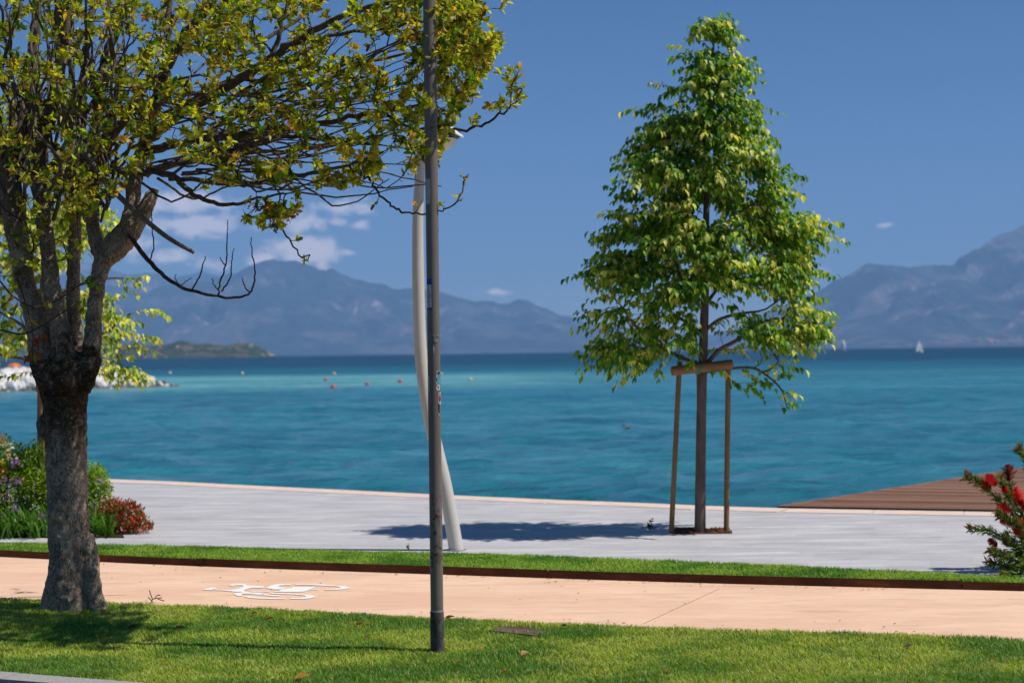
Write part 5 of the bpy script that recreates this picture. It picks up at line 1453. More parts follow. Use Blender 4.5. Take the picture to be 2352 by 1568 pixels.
def post():
    z0 = POST_B[1]; c = np.array((POST_B[0], z0)); r_ = 14.6 * z0 / FPX
    def H(y): return P(1000, y, z0)[2]
    e = empty('steel_post', (c[0], c[1], 0), 'tall dark grey steel post with stickers and a number plate on the lawn', 'post')
    mb = MB(); mb.tube([(c[0], c[1], z) for z in (0.0, .3, 1, 2, 3, 4, 5, 6.2)], r_, 32); mb.build('shaft', M['post'], e, True)
    mb = MB(); zs = H(1402); mb.tube([(c[0], c[1], z) for z in (-.05, 0.02, zs * .4, zs * .8, zs - .004, zs)], [r_ * 1.10, r_ * 1.10, r_ * 1.09, r_ * 1.08, r_ * 1.07, r_ * 1.0], 28); mb.build('sleeve', M['sleeve'], e, True)
    mb = MB(); mb.tube([(c[0], c[1], zs - .003), (c[0], c[1], zs + .006)], r_ * 1.045, 28); mb.build('seam', M['kerb'], e)
    # number plate
    am, ah = math.radians(-36), math.radians(29)
    zt, zb = H(640), H(711)
    V, F = cyl_patch(c, r_, am - ah, am + ah, zb, zt, 8, .002); pl = put('number_plate', mesh_np('number_plate', V, F, M['blue']), e)
    tot = zt - zb; cell = tot * 0.185
    for k, ch in enumerate('1525'):
        z1 = zt - tot * 0.20 - k * cell; z0_ = z1 - cell * 0.97
        V, F = cyl_patch(c, r_, am - ah * .9, am + ah * .9, z0_, z1, 6, .0032); put('digit_field', mesh_np('digit_field', V, F, M['pwhite']), pl)
        T, TF = text_vf(ch, cell * .84)
        a = am + T[:, 0] / r_; V = np.c_[c[0] + np.sin(a) * (r_ + .0044), c[1] - np.cos(a) * (r_ + .0044), (z0_ + z1) / 2 + T[:, 1]]
        put('digit', mesh_np('digit', V, TF, M['red']), pl)
    # cream plate higher up
    V, F = cyl_patch(c, r_, math.radians(-52), math.radians(-8), H(470), H(412), 6, .003); cp = put('cream_plate', mesh_np('cream_plate', V, F, M['cream_sign']), e)
    for k in range(1, 4):
        zz = H(412) + (H(470) - H(412)) * k * .27; V, F = cyl_patch(c, r_, math.radians(-52), math.radians(-8), zz, zz + .002, 6, .0042); put('line', mesh_np('line', V, F, M['paper']), cp)
    # round black sticker
    cz = H(777); n = 24; V = [(0, 0)] + [(0.017 * math.cos(a), .024 * math.sin(a)) for a in np.linspace(0, 2 * math.pi, n, endpoint=False)]
    def wrap(V2, a0, z, lift): V2 = np.array(V2, float); a = a0 + V2[:, 0] / r_; return np.c_[c[0] + np.sin(a) * (r_ + lift), c[1] - np.cos(a) * (r_ + lift), z + V2[:, 1]]
    fan = [(0, 1 + i, 1 + (i + 1) % n) for i in range(n)]
    a0 = math.radians(22)
    st = put('round_sticker', mesh_np('round_sticker', wrap(V, a0, cz, .0015), fan, M['black']), e)
    ring = [(q * .013 * math.cos(a), q * .014 * math.sin(a) - .006) for a in np.linspace(0, 2 * math.pi, n, endpoint=False) for q in (1.0, .72)]
    rf = [(2 * i, 2 * i + 1, (2 * i + 3) % (2 * n), (2 * i + 2) % (2 * n)) for i in range(n)]
    put('ring', mesh_np('ring', wrap(ring, a0, cz, .0027), rf, M['paper']), st)
    put('emblem', mesh_np('emblem', wrap([(-.005, -.011), (.005, -.011), (0, -.001)], a0, cz, .0027), [(0, 1, 2)], M['paper']), st)
    T, TF = text_vf('SANTI', .010); T[:, 0] *= 0.031 / np.ptp(T[:, 0]); put('lettering', mesh_np('lettering', wrap(T[:, :2] + np.array((0, .016)), a0, cz, .0032), TF, M['pwhite']), st)
    # torn stickers
    def torn(name, am, hw, y0, y1, mat, sd, parent=e, lift=.0015):
        r2 = np.random.default_rng(sd); n = 9; L = []
        for i in range(n):
            z = i / (n - 1); L.append((-hw * r2.uniform(.55, 1), z))
        R = [(hw * r2.uniform(.55, 1), i / (n - 1)) for i in range(n)]
        zt_, zb_ = H(y0), H(y1)
        V = [(x, zb_ + (zt_ - zb_) * z) for x, z in L] + [(x, zb_ + (zt_ - zb_) * z) for x, z in R]
        F = [(i, i + n, i + n + 1, i + 1) for i in range(n - 1)]
        return put(name, mesh_np(name, wrap(V, math.radians(am), 0, lift), F, M[mat]), parent)
    s1 = torn('torn_sticker', 44, .014, 852, 895, 'pwhite', 1); torn('print', 44, .010, 860, 882, 'sky_blue', 2, s1, .0028); torn('print', 46, .010, 853, 859, 'black', 7, s1, .0028)
    s2 = torn('torn_sticker', 62, .016, 900, 928, 'paper', 3); torn('print', 62, .009, 910, 920, 'red', 4, s2, .0028)
    s3 = torn('torn_sticker', 48, .007, 925, 952, 'pwhite', 5); torn('print', 48, .005, 926, 950, 'black', 6, s3, .0028)
    torn('torn_sticker', -52, .011, 862, 900, 'paper', 8); torn('torn_sticker', 4, .0035, 795, 812, 'paper', 9)
    for k in range(16):
        torn('paint_chip', rng.uniform(-60, 60), rng.uniform(.002, .006), (yy := rng.uniform(1130, 1290)), yy + rng.uniform(4, 16), 'grate', 100 + k)
post()

# ------------------------------------------------------------------ curved white street lamp
def lamp():
    b = G(1048, 1264); d = b[1]
    e = empty('street_lamp', (b[0], b[1], 0), 'curved white street lamp post rising from the promenade behind the dark post', 'street lamp')
    L = [(1050, 1272, 34, 0), (1048, 1262, 34, 0), (1037, 1196, 33, 0), (1021, 1110, 32, 0), (1003, 1032, 31, 0), (987, 960, 30, 0), (974, 880, 29.5, 0), (966, 800, 29, 0), (962, 700, 28, 0), (960, 600, 27, 0), (960, 500, 25, 0), (964, 410, 22.5, 0), (970, 345, 20, 0), (980, 305, 17, -.02), (996, 285, 14, -.05), (1012, 285, 12, -.08)]
    p = np.array([P(x, y, d + dz) for x, y, w_, dz in L]); q = np.array([w_ / 2 * d / FPX for x, y, w_, dz in L])
    c = catmull(np.c_[p, q], 6)
    mb = MB(); mb.tube(c[:, :3], c[:, 3], 22); mb.build('pole', M['lamp_paint'], e, True)
    mb = MB(); mb.tube([(b[0], b[1], -.02), (b[0], b[1], .012)], .09, 20); mb.build('foot_plate', M['metal'], e)
    # head: shallow tilted hood with a round glass under it
    a = P(990, 280, d - .06); t = P(1064, 317, d - .12)
    ax = norm(t - a); Lh = np.linalg.norm(t - a); sd = norm(np.cross(ax, (0, 0, 1))); up = np.cross(sd, ax)
    V = []; N = 12; ns = 9
    for i in range(ns):
        u_ = i / (ns - 1); wd = .155 * math.sin(math.pi * min(1, .10 + .55 * u_)) ** .8 * (1 if u_ < .8 else math.sqrt(max(0.0, 1 - ((u_ - .8) / .2) ** 2)) * .9 + .1)
        hh = .07 * math.sin(math.pi * min(1, .18 + .72 * u_)) * (1 - .45 * u_)
        for j in range(N):
            th = math.pi * j / (N - 1)
            V.append(a + ax * Lh * u_ + sd * wd * math.cos(th) + up * hh * math.sin(th))
    F = [(i * N + j, i * N + j + 1, (i + 1) * N + j + 1, (i + 1) * N + j) for i in range(ns - 1) for j in range(N - 1)]
    F += [(i * N + N - 1, i * N, (i + 1) * N, (i + 1) * N + N - 1) for i in range(ns - 1)]
    F += [tuple(range(N))[::-1], tuple(range((ns - 1) * N, ns * N))]
    hd = put('lamp_head', mesh_np('lamp_head', np.array(V), F, M['lamp_white'], smooth=False), e)
    cc = a + ax * Lh * .66 - up * .015
    mb = MB(); mb.blob(cc, (.085, .085, .055), 16, 8); mb.build('lens', M['lens'], hd, True)
    # lower dish reflector
    cc2 = a + ax * Lh * .30 - np.array((0, 0, .17))
    mb = MB(); V = []; n = 18
    for (rr, zz) in ((.14, .06), (.11, 0), (.05, -.03)): V += [(cc2[0] + rr * math.cos(t_), cc2[1] + rr * math.sin(t_), cc2[2] + zz) for t_ in np.linspace(0, 2 * math.pi, n, endpoint=False)]
    F = [(k * n + i, k * n + (i + 1) % n, (k + 1) * n + (i + 1) % n, (k + 1) * n + i) for k in range(2) for i in range(n)] + [tuple(range(2 * n, 3 * n))]
    mb.add(V, F); mb.build('reflector', M['lamp_white'], hd, True)
    mb = MB(); mb.tube([cc2 + np.array((0, 0, -.03)), cc - up * 0], .02, 8); mb.build('strut', M['lamp_white'], hd)
lamp()
# ------------------------------------------------------------------ shrubs
def shrub(name, label, cat, blobs, dens, leafkind, lsize, pal, wts, seed, flowers=(), stems=6, group=None, upright=0.3, tipcol=None, tipfrac=0.0):
    """blobs: (x, y, rx_px, ry_px, depth) in picture terms -> real ellipsoids; leaves fill their shells"""
    r = np.random.default_rng(seed)
    b0 = blobs[0]; g = P(b0[0], b0[1], b0[4]); e = empty(name, (g[0], g[1], 0), label, cat, group)
    O, D, U, S, C = [], [], [], [], []
    mbst = MB()
    for (x, y, rx, ry, dep) in blobs:
        c = P(x, y, dep); R = np.array((rx, (rx * .9), ry)) * dep / FPX
        n = int(dens * 4 * math.pi * R[0] * R[2])
        v = norm(r.normal(0, 1, (n, 3))); rad = r.uniform(.25, 1.08, n) ** .45
        lump = 0.86 + 0.30 * vnoise(v[:, 0] * 2.4 + 5, v[:, 2] * 2.4 + v[:, 1] * 2.4, seed)
        p = c + v * R * (rad * lump)[:, None]; ok = p[:, 2] > 0.02
        p, v, rad = p[ok], v[ok], rad[ok]; n = len(p)
        O.append(p); D.append(v * .8 + np.array((0, 0, upright)) + r.normal(0, .55, (n, 3))); U.append(np.array((0, 0, 1.0)) + v * .6 + r.normal(0, .35, (n, 3)))
        S.append(r.uniform(.6, 1.2, n) * lsize)
        cc = np.array(pal)[r.choice(len(pal), n, p=np.array(wts) / sum(wts))]
        if tipcol is not None:
            tp = (rad > .86) & (r.random(n) < tipfrac) ; cc = np.where(tp[:, None], np.array(tipcol)[r.integers(0, len(tipcol), n)], cc)
        C.append(cc * (1 + r.normal(0, .2, (n, 1))).clip(.5, 1.6))
        for k in range(stems):
            q = p[int(r.integers(n))]; f = np.array((c[0] + r.normal(0, R[0] * .25), c[1] + r.normal(0, R[1] * .25), 0.0))
            mbst.tube(catmull([f, (f + q) / 2 + r.normal(0, .03, 3), q], 4), np.linspace(.007, .0025, 9), 5)
    O, D, U, S, C = map(np.concatenate, (O, D, U, S, C))
    V, F, k = leaves_vf(leafkind, O, D, U, S)
    f = put('foliage', mesh_np('foliage', V, F, M['shrub'], np.repeat(C, k, 0)), e); f['kind'] = 'stuff'
    st = mbst.build('stems', M['twig'], e, True)
    for (x, y, dep, size, col, n) in flowers:
        c = P(x, y, dep); o_ = c + r.normal(0, size * .45, (n, 3)); dd = norm(o_ - c + np.array((0, -.3 * size, .4 * size))) + r.normal(0, .3, (n, 3))
        V, F, k = leaves_vf('small', o_, dd, np.array((0, -.4, 1.0)) + r.normal(0, .5, (n, 3)), r.uniform(.6, 1.1, n) * size * .75, r.uniform(1.2, 1.9, n) * size * .75)
        cc = np.array(col) * (1 + r.normal(0, .16, (n, 1)))
        put('flower', mesh_np('flower', V, F, M['petal'], np.repeat(cc, k, 0)), e)
    return e

SD = G(60, 1238)[1] + 0.35
GREEN = [(0.20, 0.36, 0.025), (0.38, 0.54, 0.035), (0.10, 0.21, 0.024)]
PURP = (0.40, 0.22, 0.62)
shrub('flowering_shrub', 'bright green leafy shrub with lilac flowers behind the old trunk', 'shrub',
      [(40, 1130, 78, 95, SD + .35), (95, 1110, 62, 88, SD + .3), (150, 1130, 70, 85, SD + .45), (210, 1140, 46, 72, SD + .35), (60, 1065, 36, 44, SD + .35), (225, 1110, 22, 40, SD + .3), (0, 1140, 70, 90, SD + .45), (100, 1050, 18, 34, SD + .4)],
      2000, 'small', .046, GREEN, (.4, .45, .15), 51,
      [(35, 1066, SD + .02, .05, PURP, 34), (14, 1105, SD, .04, PURP, 24), (42, 1105, SD - .02, .045, PURP, 30), (95, 1186, SD - .25, .04, PURP, 26), (36, 1170, SD - .2, .04, PURP, 22), (232, 1106, SD + .05, .032, PURP, 22), (250, 1122, SD + .1, .025, PURP, 14), (8, 1185, SD - .2, .03, PURP, 14), (103, 1245, SD - .35, .02, PURP, 10), (215, 1165, SD - .05, .02, PURP, 8), (28, 1150, SD, .025, (.7, .7, .72), 10), (80, 1165, SD - .1, .025, (.7, .7, .75), 10)], 5)
shrub('honeysuckle', 'climber with cream and red blossoms at the picture edge', 'climber',
      [(-15, 1060, 42, 62, SD + .25), (10, 1040, 22, 40, SD + .2), (-30, 1130, 40, 60, SD + .1)], 1300, 'small', .04, GREEN, (.5, .3, .2), 52,
      [(14, 1022, SD, .05, (.72, .58, .26), 26), (4, 1012, SD, .035, (.55, .06, .03), 12), (24, 1050, SD, .04, (.75, .62, .36), 18), (3, 1065, SD - .03, .045, (.72, .5, .12), 18), (8, 1082, SD - .03, .035, (.5, .04, .03), 14), (2, 995, SD + .02, .02, (.5, .03, .03), 8), (10, 1135, SD - .05, .03, (.4, .03, .04), 8)], 4)
RED = [(0.34, 0.038, 0.028), (0.46, 0.075, 0.04), (0.12, 0.17, 0.026), (0.20, 0.09, 0.03)]
shrub('red_leaf_shrub', 'low shrub with red young leaves at the corner of the flower bed', 'shrub',
      [(280, 1205, 52, 52, SD + .05), (318, 1218, 32, 32, SD), (250, 1190, 30, 42, SD + .2), (300, 1185, 26, 30, SD + .1), (262, 1165, 20, 20, SD + .2)], 2300, 'small', .046, RED, (.18, .14, .52, .16), 53, stems=5, upright=.8, tipcol=[(.62, .05, .045), (.72, .12, .07)], tipfrac=.42)
# strap-leaved clumps
def strap(name, label, spots, seed, n_each=46, L=.34):
    r = np.random.default_rng(seed)
    for k, (x, y, dep, lab) in enumerate(spots):
        b = P(x, y, dep); e = empty(name, (b[0], b[1], 0), lab, 'plant', 'strap-leaved plants')
        mb = MB(); cols = []
        for i in range(n_each):
            a = r.uniform(0, 2 * math.pi); ln = L * r.uniform(.6, 1.2); out = r.uniform(.35, .95) * ln; o_ = np.array((b[0] + r.normal(0, .05), b[1] + r.normal(0, .05), 0.0))
            wd = r.uniform(.006, .011); dirv = np.array((math.cos(a), math.sin(a), 0)); sd = np.array((-dirv[1], dirv[0], 0)); V = []
            for j in range(6):
                t = j / 5; q = o_ + dirv * out * t + np.array((0, 0, ln * (1.25 * t - .75 * t * t * (out / ln) * 1.35)))
                V += [q - sd * wd * (1 - t ** 3), q + sd * wd * (1 - t ** 3)]
            c = np.array(((.055, .165, .018), (.085, .225, .024), (.13, .27, .04))[int(r.integers(3))]) * r.uniform(.8, 1.2)
            mb.add(V, [(2 * j, 2 * j + 1, 2 * j + 3, 2 * j + 2) for j in range(5)], c)
        f = mb.build('leaves', M['shrub'], e, usecol=True)
strap('daylily', '', [(-5, 1232, SD - .10, 'strap-leaved clump at the very edge of the picture'), (28, 1236, SD - .22, 'strap-leaved clump in front of the lilac-flowered shrub, second from the edge'), (58, 1232, SD - .1, 'strap-leaved clump midway between picture edge and old trunk'), (88, 1236, SD - .22, 'strap-leaved clump touching the old trunk on its shaded side'),
                      (118, 1232, SD - .05, 'strap-leaved clump hidden behind the old trunk'), (212, 1228, SD - .02, 'strap-leaved clump on the sunny side of the old trunk'), (232, 1238, SD - .2, 'strap-leaved clump spilling in front of the red-leaved shrub'), (185, 1232, SD + .1, 'strap-leaved clump just behind the sunny edge of the trunk'), (5, 1205, SD + .12, 'taller strap-leaved clump behind those at the picture edge'), (70, 1205, SD + .15, 'taller strap-leaved clump below the lilac flowers')], 61, 90)
mb = MB(); q = [G(-420, 1236)[:2], G(285, 1236)[:2], G(270, 1200)[:2], G(-420, 1190)[:2]]
mb.prism(q, -.1, .014); tag(mb.build('flower_bed', M['dark_soil']), kind='structure', label='dark soil of the flower bed')

# ------------------------------------------------------------------ bottlebrush at the right
def bottlebrush():
    r = np.random.default_rng(71)
    b = G(2375, 1316); d = b[1] + .1
    e = empty('bottlebrush', (b[0], d, 0), 'bottlebrush shrub with crimson brush flowers cut by the picture edge', 'shrub')
    br = [[(2378, 1318, 0), (2362, 1240, 0), (2330, 1185, 0), (2296, 1150, -.05), (2262, 1118, -.05), (2238, 1100, -.05), (2216, 1091, -.05)],
          [(2380, 1318, .1), (2370, 1230, .1), (2340, 1170, .1), (2322, 1130, .1), (2316, 1072, .1)],
          [(2330, 1165, .05), (2310, 1130, .05), (2297, 1092, .05)],
          [(2378, 1318, -.1), (2350, 1270, -.1), (2310, 1238, -.12), (2270, 1218, -.15), (2228, 1212, -.15)],
          [(2376, 1318, -.15), (2340, 1290, -.2), (2300, 1275, -.2), (2270, 1262, -.2)],
          [(2376, 1318, -.1), (2335, 1305, -.15), (2300, 1298, -.18), (2272, 1292, -.18)],
          [(2385, 1318, .05), (2385, 1200, .1), (2372, 1100, .1), (2352, 1050, .1), (2338, 1030, .1)],
          [(2378, 1318, -.05), (2352, 1220, -.1), (2322, 1195, -.1), (2290, 1178, -.1)],
          [(2382, 1318, 0), (2400, 1220, 0), (2420, 1130, 0), (2425, 1050, 0)], [(2382, 1318, 0), (2420, 1260, .1), (2470, 1200, .2)], [(2382, 1318, .2), (2400, 1250, .3), (2440, 1120, .4)],
          [(2376, 1318, .0), (2352, 1285, -.05), (2330, 1250, -.05), (2305, 1230, -.05)], [(2380, 1318, .2), (2368, 1280, .2), (2345, 1230, .2), (2335, 1190, .2)], [(2380, 1318, -.25), (2362, 1300, -.3), (2330, 1318, -.3), (2300, 1322, -.3)]]
    O, D, U, S, C = [], [], [], [], []
    pal = [(0.09, 0.165, 0.03), (0.16, 0.25, 0.05), (0.25, 0.31, 0.08), (0.05, 0.10, 0.022)]
    for L in br:
        c = catmull([P(x, y, d + dz) for x, y, dz in L], 6); rr = np.linspace(.011, .0035, len(c))
        mb = MB(); mb.tube(c, rr, 6); mb.build('branch', M['twig'], e, True)
        T, N, B = frames(c)
        n = 60 * len(L)
        for i in range(n):
            t = r.uniform(.16, .99); k = t * (len(c) - 1); k0 = int(k); p = c[k0] * (1 - k + k0) + c[min(k0 + 1, len(c) - 1)] * (k - k0)
            a = r.uniform(0, 6.28); rad = N[k0] * math.cos(a) + B[k0] * math.sin(a)
            O.append(p + rad * .004 + r.normal(0, .010, 3)); D.append(rad * .9 + T[k0] * .7); U.append(T[k0] + r.normal(0, .3, 3)); S.append(r.uniform(.038, .065)); 
            cc = pal[int(r.choice(4, p=(.4, .3, .15, .15)))] if t < .9 or r.random() < .4 else (.24, .10, .055)
            C.append(np.array(cc) * r.uniform(.75, 1.25))
    # bushy heart
    for k in range(2200):
        v = norm(r.normal(0, 1, 3)); c0 = P(2392, 1262, d + .1); p = c0 + v * np.array((.26, .28, .34)) * r.uniform(.3, 1) ** .5
        if p[2] < .02: continue
        O.append(p); D.append(v + r.normal(0, .4, 3)); U.append(np.array((0, 0, 1.)) + r.normal(0, .5, 3)); S.append(r.uniform(.03, .055)); C.append(np.array(pal[int(r.integers(4))]) * r.uniform(.7, 1.2))
    O, D, U, S, C = map(np.array, (O, D, U, S, C))
    V, F, k = leaves_vf('narrow', O, D, U, S, S * 1.7)
    f = put('foliage', mesh_np('foliage', V, F, M['shrub'], np.repeat(C, k, 0)), e); f['kind'] = 'stuff'
    fl = [(2278, 1103, .09, -45, 1), (2264, 1113, .085, -30, .8), (2337, 1138, .10, 75, 1), (2306, 1176, .11, 60, 1), (2312, 1197, .08, 10, 1), (2335, 1202, .11, 5, .75), (2346, 1220, .10, -10, .95), (2281, 1247, .07, 40, .85), (2316, 1247, .07, 40, 1), (2288, 1268, .085, 20, .8), (2309, 1274, .09, 30, .65), (2308, 1124, .05, 60, 1), (2316, 1085, .10, 86, .35), (2350, 1160, .07, 70, .7)]
    for (x, y, ln, ang, lum) in fl:
        c = P(x, y, d - .06); ax = np.array((-math.cos(math.radians(ang)), -.15, abs(math.sin(math.radians(ang))))); ax = norm(ax)
        a = norm(np.cross(ax, (0.2, 1, 0.1))); bb = np.cross(ax, a); ln = ln * 1.25; n = 420; rr = ln * .38
        t = r.uniform(-.5, .5, n); th = r.uniform(0, 6.28, n)
        rad = a * np.cos(th)[:, None] + bb * np.sin(th)[:, None]
        env = np.sqrt(np.clip(1 - (t * 1.9) ** 2, .08, 1))
        o0 = c + ax * (t * ln)[:, None]; o1 = o0 + rad * (rr * env * r.uniform(.8, 1.1, n))[:, None] + ax * .006
        w_ = .0022; sdv = np.cross(rad, ax) * w_
        V = np.stack([o0 - sdv, o0 + sdv, o1 + sdv * .7, o1 - sdv * .7], 1).reshape(-1, 3); F = np.arange(n * 4).reshape(-1, 4)
        cc = np.array((.74, .018, .026)) * lum * (1 + r.normal(0, .12, (n, 1)))
        mb_ = put('brush_flower', mesh_np('brush_flower', V, F, M['petal'], np.repeat(cc, 4, 0)), e)
bottlebrush()

# ------------------------------------------------------------------ painted cycle symbol
SYM = [
    [(145, 235), (250, 208), (320, 210), (325, 222), (262, 234), (400, 236), (520, 240), (610, 224), (675, 204), (690, 186), (650, 176), (580, 178), (540, 188), (485, 180), (540, 161), (600, 155), (700, 160), (748, 181), (950, 188), (966, 200), (950, 213), (800, 211), (740, 226), (690, 246), (708, 256), (708, 269), (560, 263), (400, 247), (280, 244), (150, 241)],
    [(555, 295), (602, 276), (700, 268), (960, 274), (970, 288), (905, 292), (990, 305), (1180, 313), (1190, 325), (1060, 323), (900, 306), (780, 293), (690, 290), (655, 300), (692, 318), (640, 323), (600, 318)],
    [(690, 330), (722, 323), (900, 340), (1100, 348), (1250, 352), (1245, 364), (1080, 362), (900, 357), (760, 346)],
    [(1025, 280), (1200, 282), (1400, 292), (1470, 298), (1490, 306), (1560, 303), (1640, 318), (1652, 330), (1600, 350), (1480, 362), (1310, 362), (1316, 348), (1450, 345), (1530, 331), (1500, 315), (1440, 306), (1250, 298), (1050, 291)],
    [(775, 252), (1040, 252), (1035, 264), (780, 263)],
    [(1105, 256), (1180, 252), (1145, 240), (1280, 215), (1342, 208), (1335, 198), (1642, 200), (1642, 213), (1565, 232), (1700, 232), (1696, 243), (1560, 244), (1500, 262), (1400, 268), (1105, 265)],
    [(985, 215), (1050, 180), (1130, 162), (1320, 158), (1322, 171), (1180, 182), (1148, 194), (1210, 205), (1272, 206), (1232, 222), (1130, 235), (1070, 228)],
    [(1380, 160), (1600, 160), (1760, 168), (1920, 178), (1930, 184), (2045, 188), (2112, 208), (2060, 228), (1930, 240), (1765, 242), (1772, 232), (1900, 228), (1990, 210), (1920, 190), (1750, 183), (1560, 173), (1385, 171)],
]
def sd_(cx, cy): return ((480 + cx * .18707) / 1.0884, (1430 + cy * .18707) / 1.0884)
import bmesh
cs = G(635, 1357)
sym = empty('cycle_symbol', (cs[0], cs[1], 0), 'white painted bicycle symbol lying on the salmon cycle path', 'road marking')
for pl in SYM:
    bm = bmesh.new()
    vs = []
    for (cx, cy) in pl:
        p = G(*sd_(cx, cy)); vs.append(bm.verts.new((p[0], p[1], 0.004)))
    f = bm.faces.new(vs); bmesh.ops.triangulate(bm, faces=[f]); bmesh.ops.recalc_face_normals(bm, faces=bm.faces[:])
    me = bpy.data.meshes.new('stroke'); bm.to_mesh(me); bm.free(); me.materials.append(M['white_paint']); put('stroke', me, sym)

# ------------------------------------------------------------------ drain grate in the lawn
gq = [G(1122, 1447, .03)[:2], G(1225, 1461, .03)[:2], G(1257, 1448, .03)[:2], G(1160, 1440, .03)[:2]]
c = sum(gq) / 4; ux = (gq[1] - gq[0] + gq[2] - gq[3]) / 2; uy = (gq[3] - gq[0] + gq[2] - gq[1]) / 2
gr = empty('drain_grate', (c[0], c[1], 0.02), 'rusty slatted drain grate set in the lawn right of the post', 'grate')
def q4(a0, a1, b0, b1): return [c + ux * a0 + uy * b0, c + ux * a1 + uy * b0, c + ux * a1 + uy * b1, c + ux * a0 + uy * b1]
mb = MB(); mb.prism(q4(-.48, .48, -.48, .48), .0, .018); mb.build('pit', M['grate_dark'], gr)
mb = MB()
for a in ((-.5, .5, -.5, -.44), (-.5, .5, .44, .5), (-.5, -.46, -.44, .44), (.46, .5, -.44, .44)): mb.prism(q4(*a), .0, .036)
mb.build('frame', M['grate'], gr)
for k in range(12):
    a = -.44 + k * .075; mb = MB(); mb.prism(q4(a, a + .048, -.44, .44), .012, .034); mb.build('slat', M['grate'], gr)
for k in range(2):
    bb = -.18 + k * .32; mb = MB(); mb.prism(q4(-.455, .455, bb, bb + .05), .008, .024); mb.build('cross_bar', M['grate'], gr)

# ------------------------------------------------------------------ fallen leaves, twig, weeds
def fallen(x, y, size, col, yaw, label, z=0.045, kind='linden', wid=.8):
    p = G(x, y, z); r = np.random.default_rng(int(x * 7 + y))
    T, F = leaf_template(kind); T = T.copy(); T[:, 1] *= wid; T[:, 2] += .16 * (T[:, 0] - .5) ** 2 * 2 + np.abs(T[:, 1]) * .35 + r.normal(0, .02, len(T)); T[:, 0] -= .5
    tilt = r.uniform(-.25, .35)
    R = np.array(Matrix.Rotation(yaw, 3, 'Z') @ Matrix.Rotation(tilt, 3, 'X') @ Matrix.Rotation(-.25, 3, 'Y'))
    V = T * size @ R.T + p
    o = put('fallen_leaf', mesh_np('fallen_leaf', V - p, F, M['leaf'], np.tile(np.array(col), (len(V), 1))))
    o.location = Vector([float(a) for a in p])
    return tag(o, label, 'leaf', 'fallen leaves')
FL = [(697, 1555, .075, (.62, .30, .10), .3, 'large pale orange fallen leaf at the bottom of the lawn'), (1206, 1501, .055, (.58, .26, .10), .8, 'pale orange fallen leaf on the lawn below the drain grate'), (1225, 1467, .04, (.62, .36, .12), 2.2, 'small yellowish leaf lying against the drain grate'),
      (308, 1440, .06, (.13, .05, .025), .2, 'dark brown fallen leaf on the lawn nearest the old trunk'), (413, 1441, .05, (.15, .06, .03), 1.0, 'brown fallen leaf right of the dark one near the trunk'), (828, 1434, .055, (.16, .075, .035), .5, 'brown curled leaf on the lawn left of the post near the path'),
      (622, 1421, .05, (.17, .08, .04), .1, 'brown leaf at the lawn edge below the cycle symbol'), (1035, 1418, .06, (.15, .065, .035), .1, 'brown leaf at the path edge just right of the post'), (2088, 1484, .055, (.12, .06, .035), .3, 'brown leaf at the lawn edge near the right side'),
      (1108, 1488, .035, (.55, .32, .05), 1.3, 'tiny yellow leaf between post and drain grate'), (1056, 1520, .035, (.22, .08, .04), .7, 'small reddish brown leaf right of the post foot'), (1298, 1437, .035, (.07, .035, .03), .2, 'tiny dark leaf on the grass edge above the grate'),
      (1160, 1543, .04, (.24, .09, .05), .4, 'reddish brown leaf at the bottom edge below the grate'), (1533, 1540, .035, (.5, .2, .08), 1.2, 'small orange leaf alone on the lawn right of the grate'), (2283, 1519, .035, (.5, .22, .08), .6, 'small orange leaf at the far right of the lawn'),
      (380, 1520, .04, (.5, .3, .06), .5, 'yellow leaf in the post shadow on the lawn'), (585, 1408, .04, (.14, .07, .04), .5, 'dark leaf on the lawn edge left of the cycle symbol'), (845, 1462, .04, (.2, .1, .05), 1.1, 'small brown leaf below the curled one')]
for a in FL: fallen(*a)
# twig on the path edge
tw = empty('fallen_twig', G(357, 1382, 0), 'small dry branched twig lying at the path edge by the old trunk', 'twig')
mb = MB()
for L in ([(345, 1387, 0), (355, 1381, .02), (372, 1384, .03)], [(352, 1383, .015), (356, 1374, .05), (358, 1370, .07)], [(358, 1382, .02), (366, 1378, .04), (372, 1380, .045)], [(348, 1386, .005), (346, 1379, .03)], [(364, 1383, .02), (374, 1387, .01)]):
    pts_ = [G(x, y, 0) * np.array((1, 1, 0)) + np.array((0, 0, z + .006)) for x, y, z in L]
    p0 = G(357, 1384, 0); pts_ = [np.array((p[0], p0[1] + (p[1] - p0[1]) * .3, p[2])) for p in pts_]
    mb.tube(catmull(pts_, 3) if len(pts_) > 2 else pts_, .0035, 5)
mb.build('stem', M['twig'], tw)
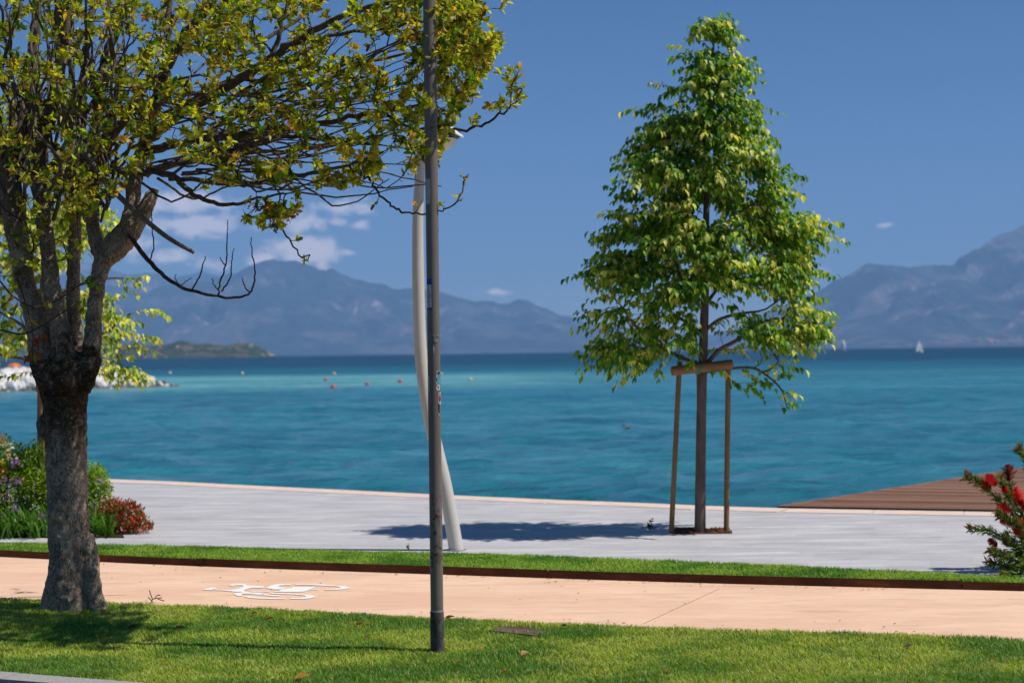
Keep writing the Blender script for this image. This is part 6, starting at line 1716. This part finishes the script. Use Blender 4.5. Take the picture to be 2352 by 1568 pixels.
# weeds
def weed(x, y, h, label, seed, n=26, z=0.0, lsz=.05):
    r = np.random.default_rng(seed); b = G(x, y, z); e = empty('weed', b, label, 'weed')
    tip = b + np.array((r.normal(0, .1) * h, 0, h))
    mb = MB(); mb.tube([b, (b + tip) / 2 + r.normal(0, .01, 3), tip], [.004, .003, .0015], 5); mb.build('stem', M['twig'], e)
    t = r.uniform(.05, 1, n); O = b + (tip - b) * t[:, None]; D = r.normal(0, 1, (n, 3)) * np.array((1, 1, .25)) + np.array((0, 0, .45)); U = np.array((0, 0, 1.)) + r.normal(0, .3, (n, 3)); S = lsz * (1.25 - t) * r.uniform(.7, 1.2, n)
    V, F, k = leaves_vf('narrow', O, D, U, S, S * 2.2); C = np.array((.035, .075, .022)) * (1 + r.normal(0, .2, (n, 1)))
    put('leaves', mesh_np('leaves', V, F, M['shrub'], np.repeat(C, k, 0)), e)
weed(1492, 1219, .125, 'small dark weed growing in the paving left of the staked linden', 3, 40, 0, .07)
w2 = weed(467, 1300, .07, 'tiny green weed growing against the steel edging', 4, 26, 0, .035)
weed(940, 1263, .06, 'thin wisp of weed at the lawn edge left of the lamp post', 5, 10, 0.0, .04)

# dry bits blown along the edges of the cycle path
r_ = np.random.default_rng(91); mb = MB()
en = offset(E_near, 0.0); efr = E_far
for k in range(330):
    side = r_.random() < .6
    E_ = en if side else efr
    i = int(r_.integers(3, len(E_) - 4)); t = r_.random(); p = E_[i] * (1 - t) + E_[i + 1] * t
    dd = abs(r_.normal(0, .13)) * (1 if side else -1) + (.02 if side else -.02)
    if r_.random() < .12: dd = r_.uniform(.1, 1.8) * (1 if side else -1)
    y = p[1] + dd; a = r_.uniform(0, 6.28); ln = r_.uniform(.004, .016); wd = r_.uniform(.0015, .006)
    dx, dy = math.cos(a), math.sin(a)
    V = [(p[0] - dx * ln, y - dy * ln, .004), (p[0] - dy * wd, y + dx * wd, .009), (p[0] + dx * ln, y + dy * ln, .005), (p[0] + dy * wd, y - dx * wd, .007)]
    mb.add(V, [(0, 1, 2, 3)], ((.10, .06, .035), (.22, .15, .08), (.05, .035, .025), (.16, .17, .05))[int(r_.integers(4))])
tag(mb.build('leaf_litter', M['petal'], usecol=True), kind='stuff', label='dry crumbs and clippings along the cycle path edges')
